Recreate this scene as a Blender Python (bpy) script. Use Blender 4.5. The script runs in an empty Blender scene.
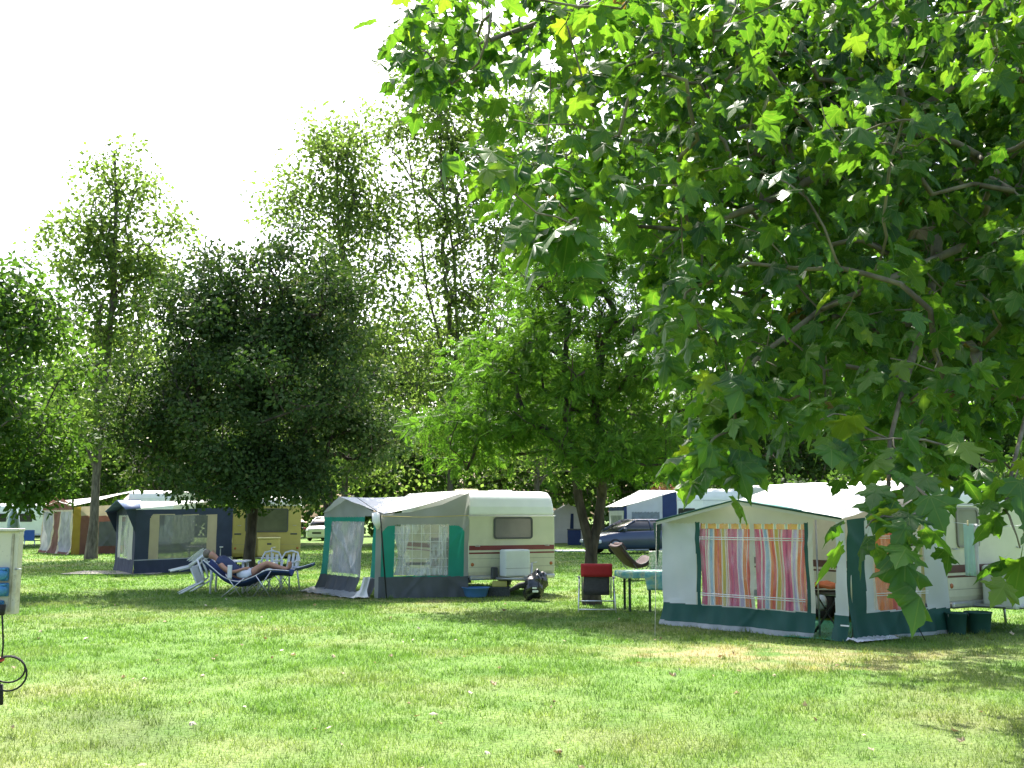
import bpy, bmesh, math, random
import numpy as np
from mathutils import Vector, Matrix
from math import sin, cos, pi, radians, sqrt, atan2, hypot

SC = bpy.context.scene
COL = SC.collection
F_PX, CAMZ = 1027.0, 1.7
TH = math.atan(133 / F_PX)

# ------------------------------------------------------------------ camera geometry helpers
def ray(px, py):
    u = (px - 512) / F_PX; v = (384 - py) / F_PX
    return np.array([u, cos(TH) - v * sin(TH), sin(TH) + v * cos(TH)])
def P(px, py, d):
    r = ray(px, py); return np.array([0, 0, CAMZ]) + r * (d / r[1])
def G(px, py):
    r = ray(px, py); return np.array([0, 0, CAMZ]) + r * (-CAMZ / r[2])
def upx(A, B, px, py=565):
    r = ray(px, py); k = r[0] / r[1]; d = B - A
    return (k * A[1] - A[0]) / (d[0] - k * d[1])

# ------------------------------------------------------------------ objects
MATRIX = {}
def thing(name, label, cat, loc=(0, 0, 0), rot=0.0, group=None):
    o = bpy.data.objects.new(name, None); COL.objects.link(o)
    o.empty_display_size = .2
    o.location = loc; o.rotation_euler = (0, 0, rot)
    tag(o, label, cat, group)
    MATRIX[o.name] = (Matrix.Translation(Vector(loc)) @ Matrix.Rotation(rot, 4, 'Z')).inverted()
    return o
def tag(o, label=None, cat=None, group=None, kind=None):
    if label: o['label'] = label
    if cat: o['category'] = cat
    if group: o['group'] = group
    if kind: o['kind'] = kind
    return o
def root_of(o):
    while o.parent: o = o.parent
    return o
def np_mesh(name, V, Fc, smooth=False, tint=None):
    """V (n,3) array; Fc (m,k) int array, all faces k-gons"""
    me = bpy.data.meshes.new(name)
    V = np.asarray(V, dtype=np.float32); Fc = np.asarray(Fc, dtype=np.int32)
    n, (m, k) = len(V), Fc.shape
    me.vertices.add(n); me.vertices.foreach_set('co', V.ravel())
    me.loops.add(m * k); me.loops.foreach_set('vertex_index', Fc.ravel())
    me.polygons.add(m); me.polygons.foreach_set('loop_start', np.arange(0, m * k, k, dtype=np.int32))
    me.polygons.foreach_set('loop_total', np.full(m, k, dtype=np.int32))
    if smooth: me.polygons.foreach_set('use_smooth', np.ones(m, dtype=bool))
    if tint is not None:
        a = me.attributes.new('tint', 'FLOAT', 'FACE'); a.data.foreach_set('value', np.asarray(tint, dtype=np.float32))
    me.update(calc_edges=True); me.validate()
    return me
def link(name, me, mat, parent=None, world=False, label=None):
    o = bpy.data.objects.new(name, me); COL.objects.link(o)
    if mat is not None: me.materials.append(mat)
    if parent is not None:
        if world: me.transform(MATRIX[root_of(parent).name])
        o.parent = parent
    if label: o['label'] = label
    return o

class MB:
    """collects shapes, built as one mesh"""
    def __init__(s): s.bm = bmesh.new()
    def _faces(s, vs, fs, smooth=False):
        bv = [s.bm.verts.new(tuple(v)) for v in vs]
        for f in fs:
            try:
                fc = s.bm.faces.new([bv[i] for i in f]); fc.smooth = smooth
            except ValueError: pass
        return bv
    def box(s, lo, hi, bev=0.0, M=None, seg=2):
        b = bmesh.new(); bmesh.ops.create_cube(b, size=1)
        c = [(lo[i] + hi[i]) / 2 for i in range(3)]; d = [hi[i] - lo[i] for i in range(3)]
        for v in b.verts: v.co = Vector((c[0] + v.co.x * d[0], c[1] + v.co.y * d[1], c[2] + v.co.z * d[2]))
        if bev > 0: bmesh.ops.bevel(b, geom=b.edges[:], offset=bev, segments=seg, affect='EDGES', profile=.5)
        s._merge(b, M); return s
    def prism(s, prof, x0, x1, bev=0.0, M=None, seg=3, axis='x'):
        """prof = polygon in (y,z) extruded along x"""
        b = bmesh.new()
        n = len(prof)
        if axis == 'x': mk = lambda x, p: (x, p[0], p[1])
        elif axis == 'y': mk = lambda x, p: (p[0], x, p[1])
        else: mk = lambda x, p: (p[0], p[1], x)
        a = [b.verts.new(mk(x0, p)) for p in prof]; c = [b.verts.new(mk(x1, p)) for p in prof]
        b.faces.new(a); b.faces.new(c[::-1])
        for i in range(n): b.faces.new((a[i], c[i], c[(i + 1) % n], a[(i + 1) % n]))
        bmesh.ops.recalc_face_normals(b, faces=b.faces[:])
        if bev > 0:
            es = [e for e in b.edges if e.calc_face_angle(0) > .5]
            bmesh.ops.bevel(b, geom=es, offset=bev, segments=seg, affect='EDGES', profile=.5)
        s._merge(b, M); return s
    def _merge(s, b, M=None):
        if M is not None: b.transform(M)
        me = bpy.data.meshes.new('t'); b.to_mesh(me); b.free(); s.bm.from_mesh(me); bpy.data.meshes.remove(me)
    def tube(s, pts, r, n=8, smooth=True, caps=True):
        pts = [Vector(p) for p in pts]; m = len(pts)
        rs = r if hasattr(r, '__len__') else [r] * m
        rings = []; ref = None
        for i, p in enumerate(pts):
            t = (pts[min(i + 1, m - 1)] - pts[max(i - 1, 0)]).normalized()
            if ref is None: ref = Vector((0, 0, 1)) if abs(t.z) < .9 else Vector((1, 0, 0))
            a = t.cross(ref)
            if a.length < 1e-4: a = t.orthogonal()
            a.normalize(); b = a.cross(t).normalized(); ref = b
            rings.append([s.bm.verts.new(p + (a * cos(2 * pi * k / n) + b * sin(2 * pi * k / n)) * rs[i]) for k in range(n)])
        for i in range(m - 1):
            for k in range(n):
                f = s.bm.faces.new((rings[i][k], rings[i][(k + 1) % n], rings[i + 1][(k + 1) % n], rings[i + 1][k])); f.smooth = smooth
        if caps:
            s.bm.faces.new(rings[0][::-1]); s.bm.faces.new(rings[-1])
        return s
    def lathe(s, prof, c=(0, 0, 0), n=20, axis='z', smooth=True, caps=True):
        rings = []
        for (r, h) in prof:
            ring = []
            for k in range(n):
                a = 2 * pi * k / n
                if axis == 'z': v = (c[0] + r * cos(a), c[1] + r * sin(a), c[2] + h)
                elif axis == 'y': v = (c[0] + r * cos(a), c[1] + h, c[2] + r * sin(a))
                else: v = (c[0] + h, c[1] + r * cos(a), c[2] + r * sin(a))
                ring.append(s.bm.verts.new(v))
            rings.append(ring)
        for i in range(len(rings) - 1):
            for k in range(n):
                f = s.bm.faces.new((rings[i][k], rings[i][(k + 1) % n], rings[i + 1][(k + 1) % n], rings[i + 1][k])); f.smooth = smooth
        if caps and prof[0][0] > 1e-6: s.bm.faces.new(rings[0][::-1])
        if caps and prof[-1][0] > 1e-6: s.bm.faces.new(rings[-1])
        return s
    def loft(s, rings, smooth=True, closed=True, caps=True):
        R = [[s.bm.verts.new(tuple(v)) for v in r] for r in rings]; n = len(R[0])
        for i in range(len(R) - 1):
            for k in range(n if closed else n - 1):
                f = s.bm.faces.new((R[i][k], R[i][(k + 1) % n], R[i + 1][(k + 1) % n], R[i + 1][k])); f.smooth = smooth
        if caps and closed:
            s.bm.faces.new(R[0][::-1]); s.bm.faces.new(R[-1])
        return s
    def sheet(s, rows, smooth=True, thick=0.0):
        """rows = list of lists of points; thick: solid slab built along the grid normals"""
        A = np.array(rows, float); nr, nc = A.shape[:2]
        def put(B): return [[s.bm.verts.new(tuple(v)) for v in r] for r in B]
        def face(q):
            try: f = s.bm.faces.new(q); f.smooth = smooth
            except ValueError: pass
        T = put(A)
        if thick:
            du = np.gradient(A, axis=0) if nr > 1 else 0; dv = np.gradient(A, axis=1)
            nn = np.cross(du, dv); nn /= np.linalg.norm(nn, axis=2, keepdims=True) + 1e-9
            Bt = put(A - nn * thick)
        for i in range(nr - 1):
            for k in range(nc - 1):
                face((T[i][k], T[i][k + 1], T[i + 1][k + 1], T[i + 1][k]))
                if thick: face((Bt[i + 1][k], Bt[i + 1][k + 1], Bt[i][k + 1], Bt[i][k]))
        if thick:
            for i in range(nr - 1):
                face((T[i][0], T[i + 1][0], Bt[i + 1][0], Bt[i][0])); face((T[i + 1][-1], T[i][-1], Bt[i][-1], Bt[i + 1][-1]))
            for k in range(nc - 1):
                face((T[0][k + 1], T[0][k], Bt[0][k], Bt[0][k + 1])); face((T[-1][k], T[-1][k + 1], Bt[-1][k + 1], Bt[-1][k]))
        return s
    def poly(s, pts, thick_vec=None):
        a = [s.bm.verts.new(tuple(p)) for p in pts]; s.bm.faces.new(a)
        if thick_vec is not None:
            b = [s.bm.verts.new(tuple(np.array(p) + np.array(thick_vec))) for p in pts]; s.bm.faces.new(b[::-1])
            for i in range(len(a)): s.bm.faces.new((a[i], b[i], b[(i + 1) % len(a)], a[(i + 1) % len(a)]))
        return s
    def build(s, name, mat, parent=None, world=False, label=None):
        bmesh.ops.recalc_face_normals(s.bm, faces=s.bm.faces[:])
        me = bpy.data.meshes.new(name); s.bm.to_mesh(me); s.bm.free()
        return link(name, me, mat, parent, world, label)

def copy_tree(o, parent=None):
    c = o.copy(); COL.objects.link(c); c.parent = parent
    for ch in list(o.children): copy_tree(ch, c)
    return c

# ------------------------------------------------------------------ materials
def new_mat(name):
    m = bpy.data.materials.new(name); m.use_nodes = True; nt = m.node_tree; nt.nodes.clear()
    out = nt.nodes.new('ShaderNodeOutputMaterial'); return m, nt, out
def N(nt, typ, **kw):
    n = nt.nodes.new(typ)
    for k, v in kw.items():
        if k.startswith('i_'): n.inputs[k[2:].replace('_', ' ')].default_value = v
        else: setattr(n, k, v)
    return n
def rgba(c): return (c[0], c[1], c[2], 1)
def mul(c, k): return tuple(min(1, x * k) for x in c)
def mixcol(nt, fac, a, b, blend='MIX'):
    n = nt.nodes.new('ShaderNodeMix'); n.data_type = 'RGBA'; n.blend_type = blend
    for sock, v in ((n.inputs[0], fac), (n.inputs[6], a), (n.inputs[7], b)):
        if hasattr(v, 'links'): nt.links.new(v, sock)
        else: sock.default_value = v if not isinstance(v, tuple) else rgba(v)
    return n.outputs[2]
def ramp(nt, src, stops, interp='LINEAR'):
    n = nt.nodes.new('ShaderNodeValToRGB'); cr = n.color_ramp; cr.interpolation = interp
    while len(cr.elements) < len(stops): cr.elements.new(.5)
    for e, (p, c) in zip(cr.elements, stops):
        e.position = p; e.color = rgba(c) if len(c) == 3 else c
    nt.links.new(src, n.inputs[0]); return n.outputs[0]
def noise(nt, scale, detail=4, coord='Object', vec=None, rough=.55):
    n = nt.nodes.new('ShaderNodeTexNoise'); n.inputs['Scale'].default_value = scale; n.inputs['Detail'].default_value = detail
    n.inputs['Roughness'].default_value = rough
    if vec is None:
        tc = nt.nodes.new('ShaderNodeTexCoord'); vec = tc.outputs[coord]
    nt.links.new(vec, n.inputs['Vector']); return n.outputs['Fac']
def M(name, col, rough=.6, var=.12, scale=6, bump=0.0, transl=0.0, spec=.4, metal=0.0, dirt=None, dirt_amt=.35, bscale=None, coat=0):
    m, nt, out = new_mat(name); L = nt.links.new
    nz = noise(nt, scale)
    c = ramp(nt, nz, [(.3, mul(col, 1 - var)), (.7, mul(col, 1 + var))])
    if dirt:
        nd = noise(nt, scale * .35, 8, rough=.7)
        f = ramp(nt, nd, [(.5, (0, 0, 0)), (.75, (dirt_amt,) * 3)])
        c = mixcol(nt, f, c, dirt)
    b = N(nt, 'ShaderNodeBsdfPrincipled'); L(c, b.inputs['Base Color'])
    b.inputs['Roughness'].default_value = rough; b.inputs['Metallic'].default_value = metal
    b.inputs['Specular IOR Level'].default_value = spec
    if coat: b.inputs['Coat Weight'].default_value = coat
    if bump:
        bp = N(nt, 'ShaderNodeBump'); bp.inputs['Strength'].default_value = bump; bp.inputs['Distance'].default_value = .02
        L(noise(nt, bscale or scale * 3, 5), bp.inputs['Height']); L(bp.outputs[0], b.inputs['Normal'])
    sh = b.outputs[0]
    if transl:
        t = N(nt, 'ShaderNodeBsdfTranslucent'); L(c, t.inputs['Color'])
        mx = N(nt, 'ShaderNodeMixShader'); mx.inputs[0].default_value = transl
        L(sh, mx.inputs[1]); L(t.outputs[0], mx.inputs[2]); sh = mx.outputs[0]
    L(sh, out.inputs[0]); return m
def pvc(name, tint=(.8, .82, .82), op=.25, rough=.12, wr=.25, streak=.35):
    """clear awning plastic: mostly see-through, wrinkled gloss"""
    m, nt, out = new_mat(name); L = nt.links.new
    b = N(nt, 'ShaderNodeBsdfPrincipled'); b.inputs['Base Color'].default_value = rgba(tint); b.inputs['Roughness'].default_value = rough
    bp = N(nt, 'ShaderNodeBump'); bp.inputs['Strength'].default_value = wr; bp.inputs['Distance'].default_value = .03
    tc = N(nt, 'ShaderNodeTexCoord'); mp = N(nt, 'ShaderNodeMapping'); mp.inputs['Scale'].default_value = (9, 9, 2.2); mp.inputs['Rotation'].default_value = (.3, .35, 0)
    L(tc.outputs['Object'], mp.inputs[0]); nz = noise(nt, 1.0, 4, vec=mp.outputs[0])
    L(nz, bp.inputs['Height']); L(bp.outputs[0], b.inputs['Normal'])
    f = ramp(nt, nz, [(.45, (op,) * 3), (.62, (min(1, op + streak),) * 3), (.7, (op,) * 3)])
    t = N(nt, 'ShaderNodeBsdfTransparent'); mx = N(nt, 'ShaderNodeMixShader')
    L(f, mx.inputs[0]); L(t.outputs[0], mx.inputs[1]); L(b.outputs[0], mx.inputs[2]); L(mx.outputs[0], out.inputs[0]); return m
def leaf_mat(name, stops, transl=.4, rough=.55, spec=.18, tcol=(1.15, 1.25, .55), veins=False):
    m, nt, out = new_mat(name); L = nt.links.new
    at = N(nt, 'ShaderNodeAttribute'); at.attribute_name = 'tint'
    c = ramp(nt, at.outputs['Fac'], stops)
    nz = noise(nt, .35, 3); c = mixcol(nt, ramp(nt, nz, [(.35, (0, 0, 0)), (.65, (.35, .35, .35))]), c, mul(stops[0][1], .8))
    bump = None
    if veins:
        # midrib and lobe veins from the leaf's own coordinates, plus small blotches
        av = N(nt, 'ShaderNodeAttribute'); av.attribute_name = 'luv'
        vm = None
        for ang in (0, .72, -.72, 1.35, -1.35):
            dp = N(nt, 'ShaderNodeVectorMath', operation='DOT_PRODUCT'); L(av.outputs['Vector'], dp.inputs[0]); dp.inputs[1].default_value = (cos(ang), -sin(ang), 0)
            ab = N(nt, 'ShaderNodeMath', operation='ABSOLUTE'); L(dp.outputs['Value'], ab.inputs[0])
            dq = N(nt, 'ShaderNodeVectorMath', operation='DOT_PRODUCT'); L(av.outputs['Vector'], dq.inputs[0]); dq.inputs[1].default_value = (sin(ang), cos(ang), 0)
            gt = N(nt, 'ShaderNodeMath', operation='GREATER_THAN'); L(dq.outputs['Value'], gt.inputs[0]); gt.inputs[1].default_value = 0
            mr = N(nt, 'ShaderNodeMapRange'); mr.inputs['From Min'].default_value = .02; mr.inputs['From Max'].default_value = .006; L(ab.outputs[0], mr.inputs[0])
            mu = N(nt, 'ShaderNodeMath', operation='MULTIPLY'); L(mr.outputs[0], mu.inputs[0]); L(gt.outputs[0], mu.inputs[1])
            if vm is None: vm = mu.outputs[0]
            else:
                mx_ = N(nt, 'ShaderNodeMath', operation='MAXIMUM'); L(vm, mx_.inputs[0]); L(mu.outputs[0], mx_.inputs[1]); vm = mx_.outputs[0]
        vs = N(nt, 'ShaderNodeMath', operation='MULTIPLY'); L(vm, vs.inputs[0]); vs.inputs[1].default_value = .32
        bl = noise(nt, 28, 4); c = mixcol(nt, ramp(nt, bl, [(.6, (0,) * 3), (.72, (.3,) * 3)]), c, (.12, .15, .04))
        c = mixcol(nt, vs.outputs[0], c, (.16, .24, .08))
        bump = N(nt, 'ShaderNodeBump'); bump.inputs['Strength'].default_value = .5; bump.inputs['Distance'].default_value = .006; L(vm, bump.inputs['Height'])
    b = N(nt, 'ShaderNodeBsdfPrincipled'); L(c, b.inputs['Base Color']); b.inputs['Roughness'].default_value = rough
    b.inputs['Specular IOR Level'].default_value = spec
    if bump: L(bump.outputs[0], b.inputs['Normal'])
    t = N(nt, 'ShaderNodeBsdfTranslucent')
    tc = mixcol(nt, 1.0, c, tcol, 'MULTIPLY'); L(tc, t.inputs['Color'])
    mx = N(nt, 'ShaderNodeMixShader'); mx.inputs[0].default_value = transl
    L(b.outputs[0], mx.inputs[1]); L(t.outputs[0], mx.inputs[2]); L(mx.outputs[0], out.inputs[0]); return m
def bark_mat(name, a, b_, scale=9):
    m, nt, out = new_mat(name); L = nt.links.new
    tc = N(nt, 'ShaderNodeTexCoord'); mp = N(nt, 'ShaderNodeMapping'); mp.inputs['Scale'].default_value = (1, 1, .3); L(tc.outputs['Object'], mp.inputs[0])
    nz = noise(nt, scale, 6, vec=mp.outputs[0]); c = ramp(nt, nz, [(.35, a), (.65, b_)])
    b = N(nt, 'ShaderNodeBsdfPrincipled'); L(c, b.inputs['Base Color']); b.inputs['Roughness'].default_value = .85; b.inputs['Specular IOR Level'].default_value = .2
    bp = N(nt, 'ShaderNodeBump'); bp.inputs['Strength'].default_value = .6; bp.inputs['Distance'].default_value = .03; L(nz, bp.inputs['Height']); L(bp.outputs[0], b.inputs['Normal'])
    L(b.outputs[0], out.inputs[0]); return m

# ------------------------------------------------------------------ world, sun, camera
AZ, EL = radians(-14), radians(54)
SDIR = Vector((sin(AZ) * cos(EL), cos(AZ) * cos(EL), sin(EL)))
w = bpy.data.worlds.new("World"); SC.world = w; w.use_nodes = True
nt = w.node_tree; nt.nodes.clear()
wo = nt.nodes.new('ShaderNodeOutputWorld'); bg = nt.nodes.new('ShaderNodeBackground'); sk = nt.nodes.new('ShaderNodeTexSky')
sk.sky_type = 'NISHITA'; sk.sun_disc = False; sk.sun_elevation = EL; sk.sun_rotation = AZ; sk.air_density = 1.0; sk.dust_density = 4.5; sk.ozone_density = 1.0
bg.inputs['Strength'].default_value = .15
nt.links.new(sk.outputs[0], bg.inputs[0]); nt.links.new(bg.outputs[0], wo.inputs[0])
sl = bpy.data.lights.new('sun', 'SUN'); sl.energy = 5.0; sl.angle = radians(.53); sl.color = (1, .955, .87)
so = bpy.data.objects.new('sun', sl); COL.objects.link(so); so.rotation_euler = SDIR.to_track_quat('Z', 'Y').to_euler(); so.location = (0, 0, 40)
cd = bpy.data.cameras.new('camera'); cd.sensor_width = 36; cd.lens = 36 * F_PX / 1024; cd.clip_end = 2000; cd.clip_start = .05
co = bpy.data.objects.new('camera', cd); COL.objects.link(co); co.location = (0, 0, CAMZ); co.rotation_euler = (pi / 2 + TH, 0, 0); SC.camera = co
SC.view_settings.view_transform = 'Standard'; SC.view_settings.look = 'None'; SC.view_settings.exposure = 1.65; SC.view_settings.gamma = 1
SC.view_settings.use_curve_mapping = False
SC.render.film_transparent = False
SC.cycles.max_bounces = 8; SC.cycles.transparent_max_bounces = 16; SC.cycles.diffuse_bounces = 4; SC.cycles.transmission_bounces = 5

# ------------------------------------------------------------------ ground
GREEN_A, GREEN_B, DRY, SOIL = (.080, .156, .032), (.122, .205, .053), (.20, .205, .095), (.31, .235, .14)
SOILS = [(G(770, 655), 2.6, .75), (G(690, 652), 1.6, .5), (G(330, 599), 1.3, .6), (G(300, 595), 1.6, .8), (G(420, 601), 1.6, .5), (G(845, 668), .9, .5), (G(950, 655), 1.2, .5)]
DARKS = [(G(105, 718), .8, .62), (G(135, 742), .7, .55), (G(165, 728), .5, .4)]   # darker olive patches in the near turf
def ground_color(nt, pos):
    """turf colour from world position: greens, dry straw, bare earth"""
    L = nt.links.new
    n1 = noise(nt, .35, 5, vec=pos); n2 = noise(nt, 1.7, 5, vec=pos); n3 = noise(nt, .16, 3, vec=pos)
    c = ramp(nt, n2, [(.35, GREEN_A), (.65, GREEN_B)])
    dry = ramp(nt, n1, [(.48, (0, 0, 0)), (.68, (.66, .66, .66))])
    c = mixcol(nt, dry, c, DRY)
    # drier towards the path in the foreground
    sep = N(nt, 'ShaderNodeSeparateXYZ'); L(pos, sep.inputs[0])
    mr = N(nt, 'ShaderNodeMapRange'); mr.inputs['From Min'].default_value = 11; mr.inputs['From Max'].default_value = 6.4; mr.inputs['To Max'].default_value = .38; L(sep.outputs['Y'], mr.inputs[0])
    ma = N(nt, 'ShaderNodeMath', operation='MULTIPLY'); L(mr.outputs[0], ma.inputs[0]); L(ramp(nt, n2, [(.4, (.3,) * 3), (.6, (1,) * 3)]), ma.inputs[1])
    c = mixcol(nt, ma.outputs[0], c, DRY)
    for (p, r, k) in SOILS:
        vs = N(nt, 'ShaderNodeVectorMath', operation='SUBTRACT'); L(pos, vs.inputs[0]); vs.inputs[1].default_value = tuple(p)
        vl = N(nt, 'ShaderNodeVectorMath', operation='LENGTH')
        mm = N(nt, 'ShaderNodeVectorMath', operation='MULTIPLY'); L(vs.outputs[0], mm.inputs[0]); mm.inputs[1].default_value = (1, 1.6, 1); L(mm.outputs[0], vl.inputs[0])
        mr = N(nt, 'ShaderNodeMapRange'); mr.inputs['From Min'].default_value = r; mr.inputs['From Max'].default_value = r * .2; mr.inputs['To Max'].default_value = 1; L(vl.outputs['Value'], mr.inputs[0])
        ad = N(nt, 'ShaderNodeMath', operation='MULTIPLY'); L(mr.outputs[0], ad.inputs[0]); L(ramp(nt, n2, [(.38, (0,) * 3), (.58, (k,) * 3)]), ad.inputs[1])
        c = mixcol(nt, ad.outputs[0], c, SOIL)
    for (p, r, k) in DARKS:
        vs = N(nt, 'ShaderNodeVectorMath', operation='SUBTRACT'); L(pos, vs.inputs[0]); vs.inputs[1].default_value = tuple(p)
        vl = N(nt, 'ShaderNodeVectorMath', operation='LENGTH'); L(vs.outputs[0], vl.inputs[0])
        mr = N(nt, 'ShaderNodeMapRange'); mr.inputs['From Min'].default_value = r; mr.inputs['From Max'].default_value = r * .2; mr.inputs['To Max'].default_value = k; L(vl.outputs['Value'], mr.inputs[0])
        ad = N(nt, 'ShaderNodeMath', operation='MULTIPLY'); L(mr.outputs[0], ad.inputs[0]); L(ramp(nt, n2, [(.3, (.4,) * 3), (.55, (1,) * 3)]), ad.inputs[1])
        c = mixcol(nt, ad.outputs[0], c, (.05, .075, .028))
    return c
m, nt, out = new_mat('turf_soil')
ge = N(nt, 'ShaderNodeNewGeometry'); c = ground_color(nt, ge.outputs['Position'])
fine = noise(nt, 22, 6, vec=ge.outputs['Position']); c = mixcol(nt, 1.0, c, ramp(nt, fine, [(.3, (.6,) * 3), (.7, (1.25,) * 3)]), 'MULTIPLY')
b = N(nt, 'ShaderNodeBsdfPrincipled'); nt.links.new(c, b.inputs['Base Color']); b.inputs['Roughness'].default_value = .95; b.inputs['Specular IOR Level'].default_value = .1
bp = N(nt, 'ShaderNodeBump'); bp.inputs['Strength'].default_value = .8; bp.inputs['Distance'].default_value = .04; nt.links.new(fine, bp.inputs['Height']); nt.links.new(bp.outputs[0], b.inputs['Normal'])
nt.links.new(b.outputs[0], out.inputs[0]); MAT_SOIL = m
gb = MB(); gb._faces([(-400, -60, 0), (400, -60, 0), (400, 700, 0), (-400, 700, 0)], [(0, 1, 2, 3)])
tag(gb.build('ground', MAT_SOIL), kind='structure')

def grass():
    rng = np.random.default_rng(5)
    bands = [(5.2, 9, 2600, .036, .0032), (9, 14, 1700, .038, .0045), (14, 22, 700, .04, .0075), (22, 34, 260, .046, .012), (34, 60, 60, .055, .024)]
    VV, FF, TT = [], [], []; off = 0
    # taller unmown tufts
    nt_ = 900; ty = 6 + 26 * rng.random(nt_) ** 1.4; tx = rng.uniform(-.58, .58, nt_) * ty; kb = 26
    x = np.repeat(tx, kb) + rng.normal(0, .05, nt_ * kb); y = np.repeat(ty, kb) + rng.normal(0, .05, nt_ * kb); n = len(x)
    a = rng.uniform(0, 2 * pi, n); hh = np.repeat(rng.uniform(.05, .10, nt_), kb) * rng.uniform(.6, 1.2, n); ww = np.clip(y * .0004, .003, .012); la = rng.uniform(0, 2 * pi, n); le = hh * rng.uniform(.2, .9, n)
    V = np.stack([np.stack([x - ww * np.cos(a), y - ww * np.sin(a), np.full(n, -.003)], 1), np.stack([x + ww * np.cos(a), y + ww * np.sin(a), np.full(n, -.003)], 1), np.stack([x + le * np.cos(la), y + le * np.sin(la), hh], 1)], 1).reshape(-1, 3)
    VV.append(V); FF.append(np.arange(3 * n).reshape(-1, 3)); off = 3 * n; TT.append(np.repeat(rng.uniform(0, .7, nt_), kb))
    for (d0, d1, dens, h, wd) in bands:
        wmax = d1 * .62 + 1.5
        n = int(dens * (d1 - d0) * 2 * wmax)
        y = rng.uniform(d0, d1, n); x = rng.uniform(-wmax, wmax, n)
        k = np.abs(x) < y * .56 + 1.2; x, y = x[k], y[k]
        clump = .5 + .5 * np.sin(x * 2.1 + 1.7 * np.sin(y * 1.3)) * np.sin(y * 1.7 + 1.3 * np.sin(x * .9)) + .35 * np.sin(x * 7 + y * 3) * np.sin(y * 8 - x * 2)
        keep = rng.random(len(x)) < np.clip(.35 + .65 * clump, .12, 1)
        for (p, r, kk) in SOILS:
            dd = np.hypot(x - p[0], (y - p[1]) * 1.6) / r
            keep &= ~((dd < .8) & (rng.random(len(x)) < kk * 1.1 * (1 - dd)))
        for (p, r, kk) in DARKS: keep &= ~((np.hypot(x - p[0], y - p[1]) < r * .7) & (rng.random(len(x)) < kk * .35))
        x, y, clump = x[keep], y[keep], clump[keep]; n = len(x)
        a = rng.uniform(0, 2 * pi, n); hh = h * rng.uniform(.5, 1.35, n) * (.75 + .4 * np.clip(clump, 0, 1)); ww = wd * rng.uniform(.7, 1.4, n)
        lean = hh * rng.uniform(.2, 1.0, n); la = rng.uniform(0, 2 * pi, n)
        b0 = np.stack([x - ww * np.cos(a), y - ww * np.sin(a), np.full(n, -.003)], 1)
        b1 = np.stack([x + ww * np.cos(a), y + ww * np.sin(a), np.full(n, -.003)], 1)
        tp = np.stack([x + lean * np.cos(la), y + lean * np.sin(la), hh], 1)
        V = np.stack([b0, b1, tp], 1).reshape(-1, 3); VV.append(V)
        FF.append(np.arange(3 * n).reshape(-1, 3) + off); off += 3 * n; TT.append(rng.random(n))
    m, nt, out = new_mat('grass_blades'); L = nt.links.new
    ge = N(nt, 'ShaderNodeNewGeometry'); c = ground_color(nt, ge.outputs['Position'])
    at = N(nt, 'ShaderNodeAttribute'); at.attribute_name = 'tint'
    c = mixcol(nt, 1.0, c, ramp(nt, at.outputs['Fac'], [(0, (.85, .88, .82)), (.6, (1.15, 1.18, 1.08)), (.92, (1.4, 1.36, 1.35)), (1, (2.2, 2.0, 2.0))]), 'MULTIPLY')
    b = N(nt, 'ShaderNodeBsdfPrincipled'); L(c, b.inputs['Base Color']); b.inputs['Roughness'].default_value = .5; b.inputs['Specular IOR Level'].default_value = .35
    t = N(nt, 'ShaderNodeBsdfTranslucent'); L(mixcol(nt, 1.0, c, (1.2, 1.3, .7), 'MULTIPLY'), t.inputs['Color'])
    mx = N(nt, 'ShaderNodeMixShader'); mx.inputs[0].default_value = .45; L(b.outputs[0], mx.inputs[1]); L(t.outputs[0], mx.inputs[2]); L(mx.outputs[0], out.inputs[0])
    o = link('grass', np_mesh('grass', np.concatenate(VV), np.concatenate(FF), False, np.concatenate(TT)), m)
    tag(o, 'short sunlit lawn grass with dry straw patches', None, kind='stuff')
grass()

# ------------------------------------------------------------------ leaves and trees
def frames(dirs, nrm):
    dirs = dirs / np.linalg.norm(dirs, axis=1, keepdims=True)
    nrm = nrm - (nrm * dirs).sum(1, keepdims=True) * dirs
    nrm /= np.linalg.norm(nrm, axis=1, keepdims=True) + 1e-9
    return np.cross(dirs, nrm), dirs, nrm
def scatter(tv, tf, pos, dirs, nrm, size, tint, curl=None):
    X, Y, Z = frames(dirs, nrm); n, k = len(pos), len(tv)
    t = np.broadcast_to(tv[None], (n, k, 3)).copy()
    if curl is not None: t[:, :, 2] *= curl[:, None]
    t *= size[:, None, None]
    V = pos[:, None] + t[:, :, 0:1] * X[:, None] + t[:, :, 1:2] * Y[:, None] + t[:, :, 2:3] * Z[:, None]
    Fc = (tf[None] + (np.arange(n) * k)[:, None, None]).reshape(-1, tf.shape[1])
    return V.reshape(-1, 3), Fc, np.repeat(tint, len(tf))
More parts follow.
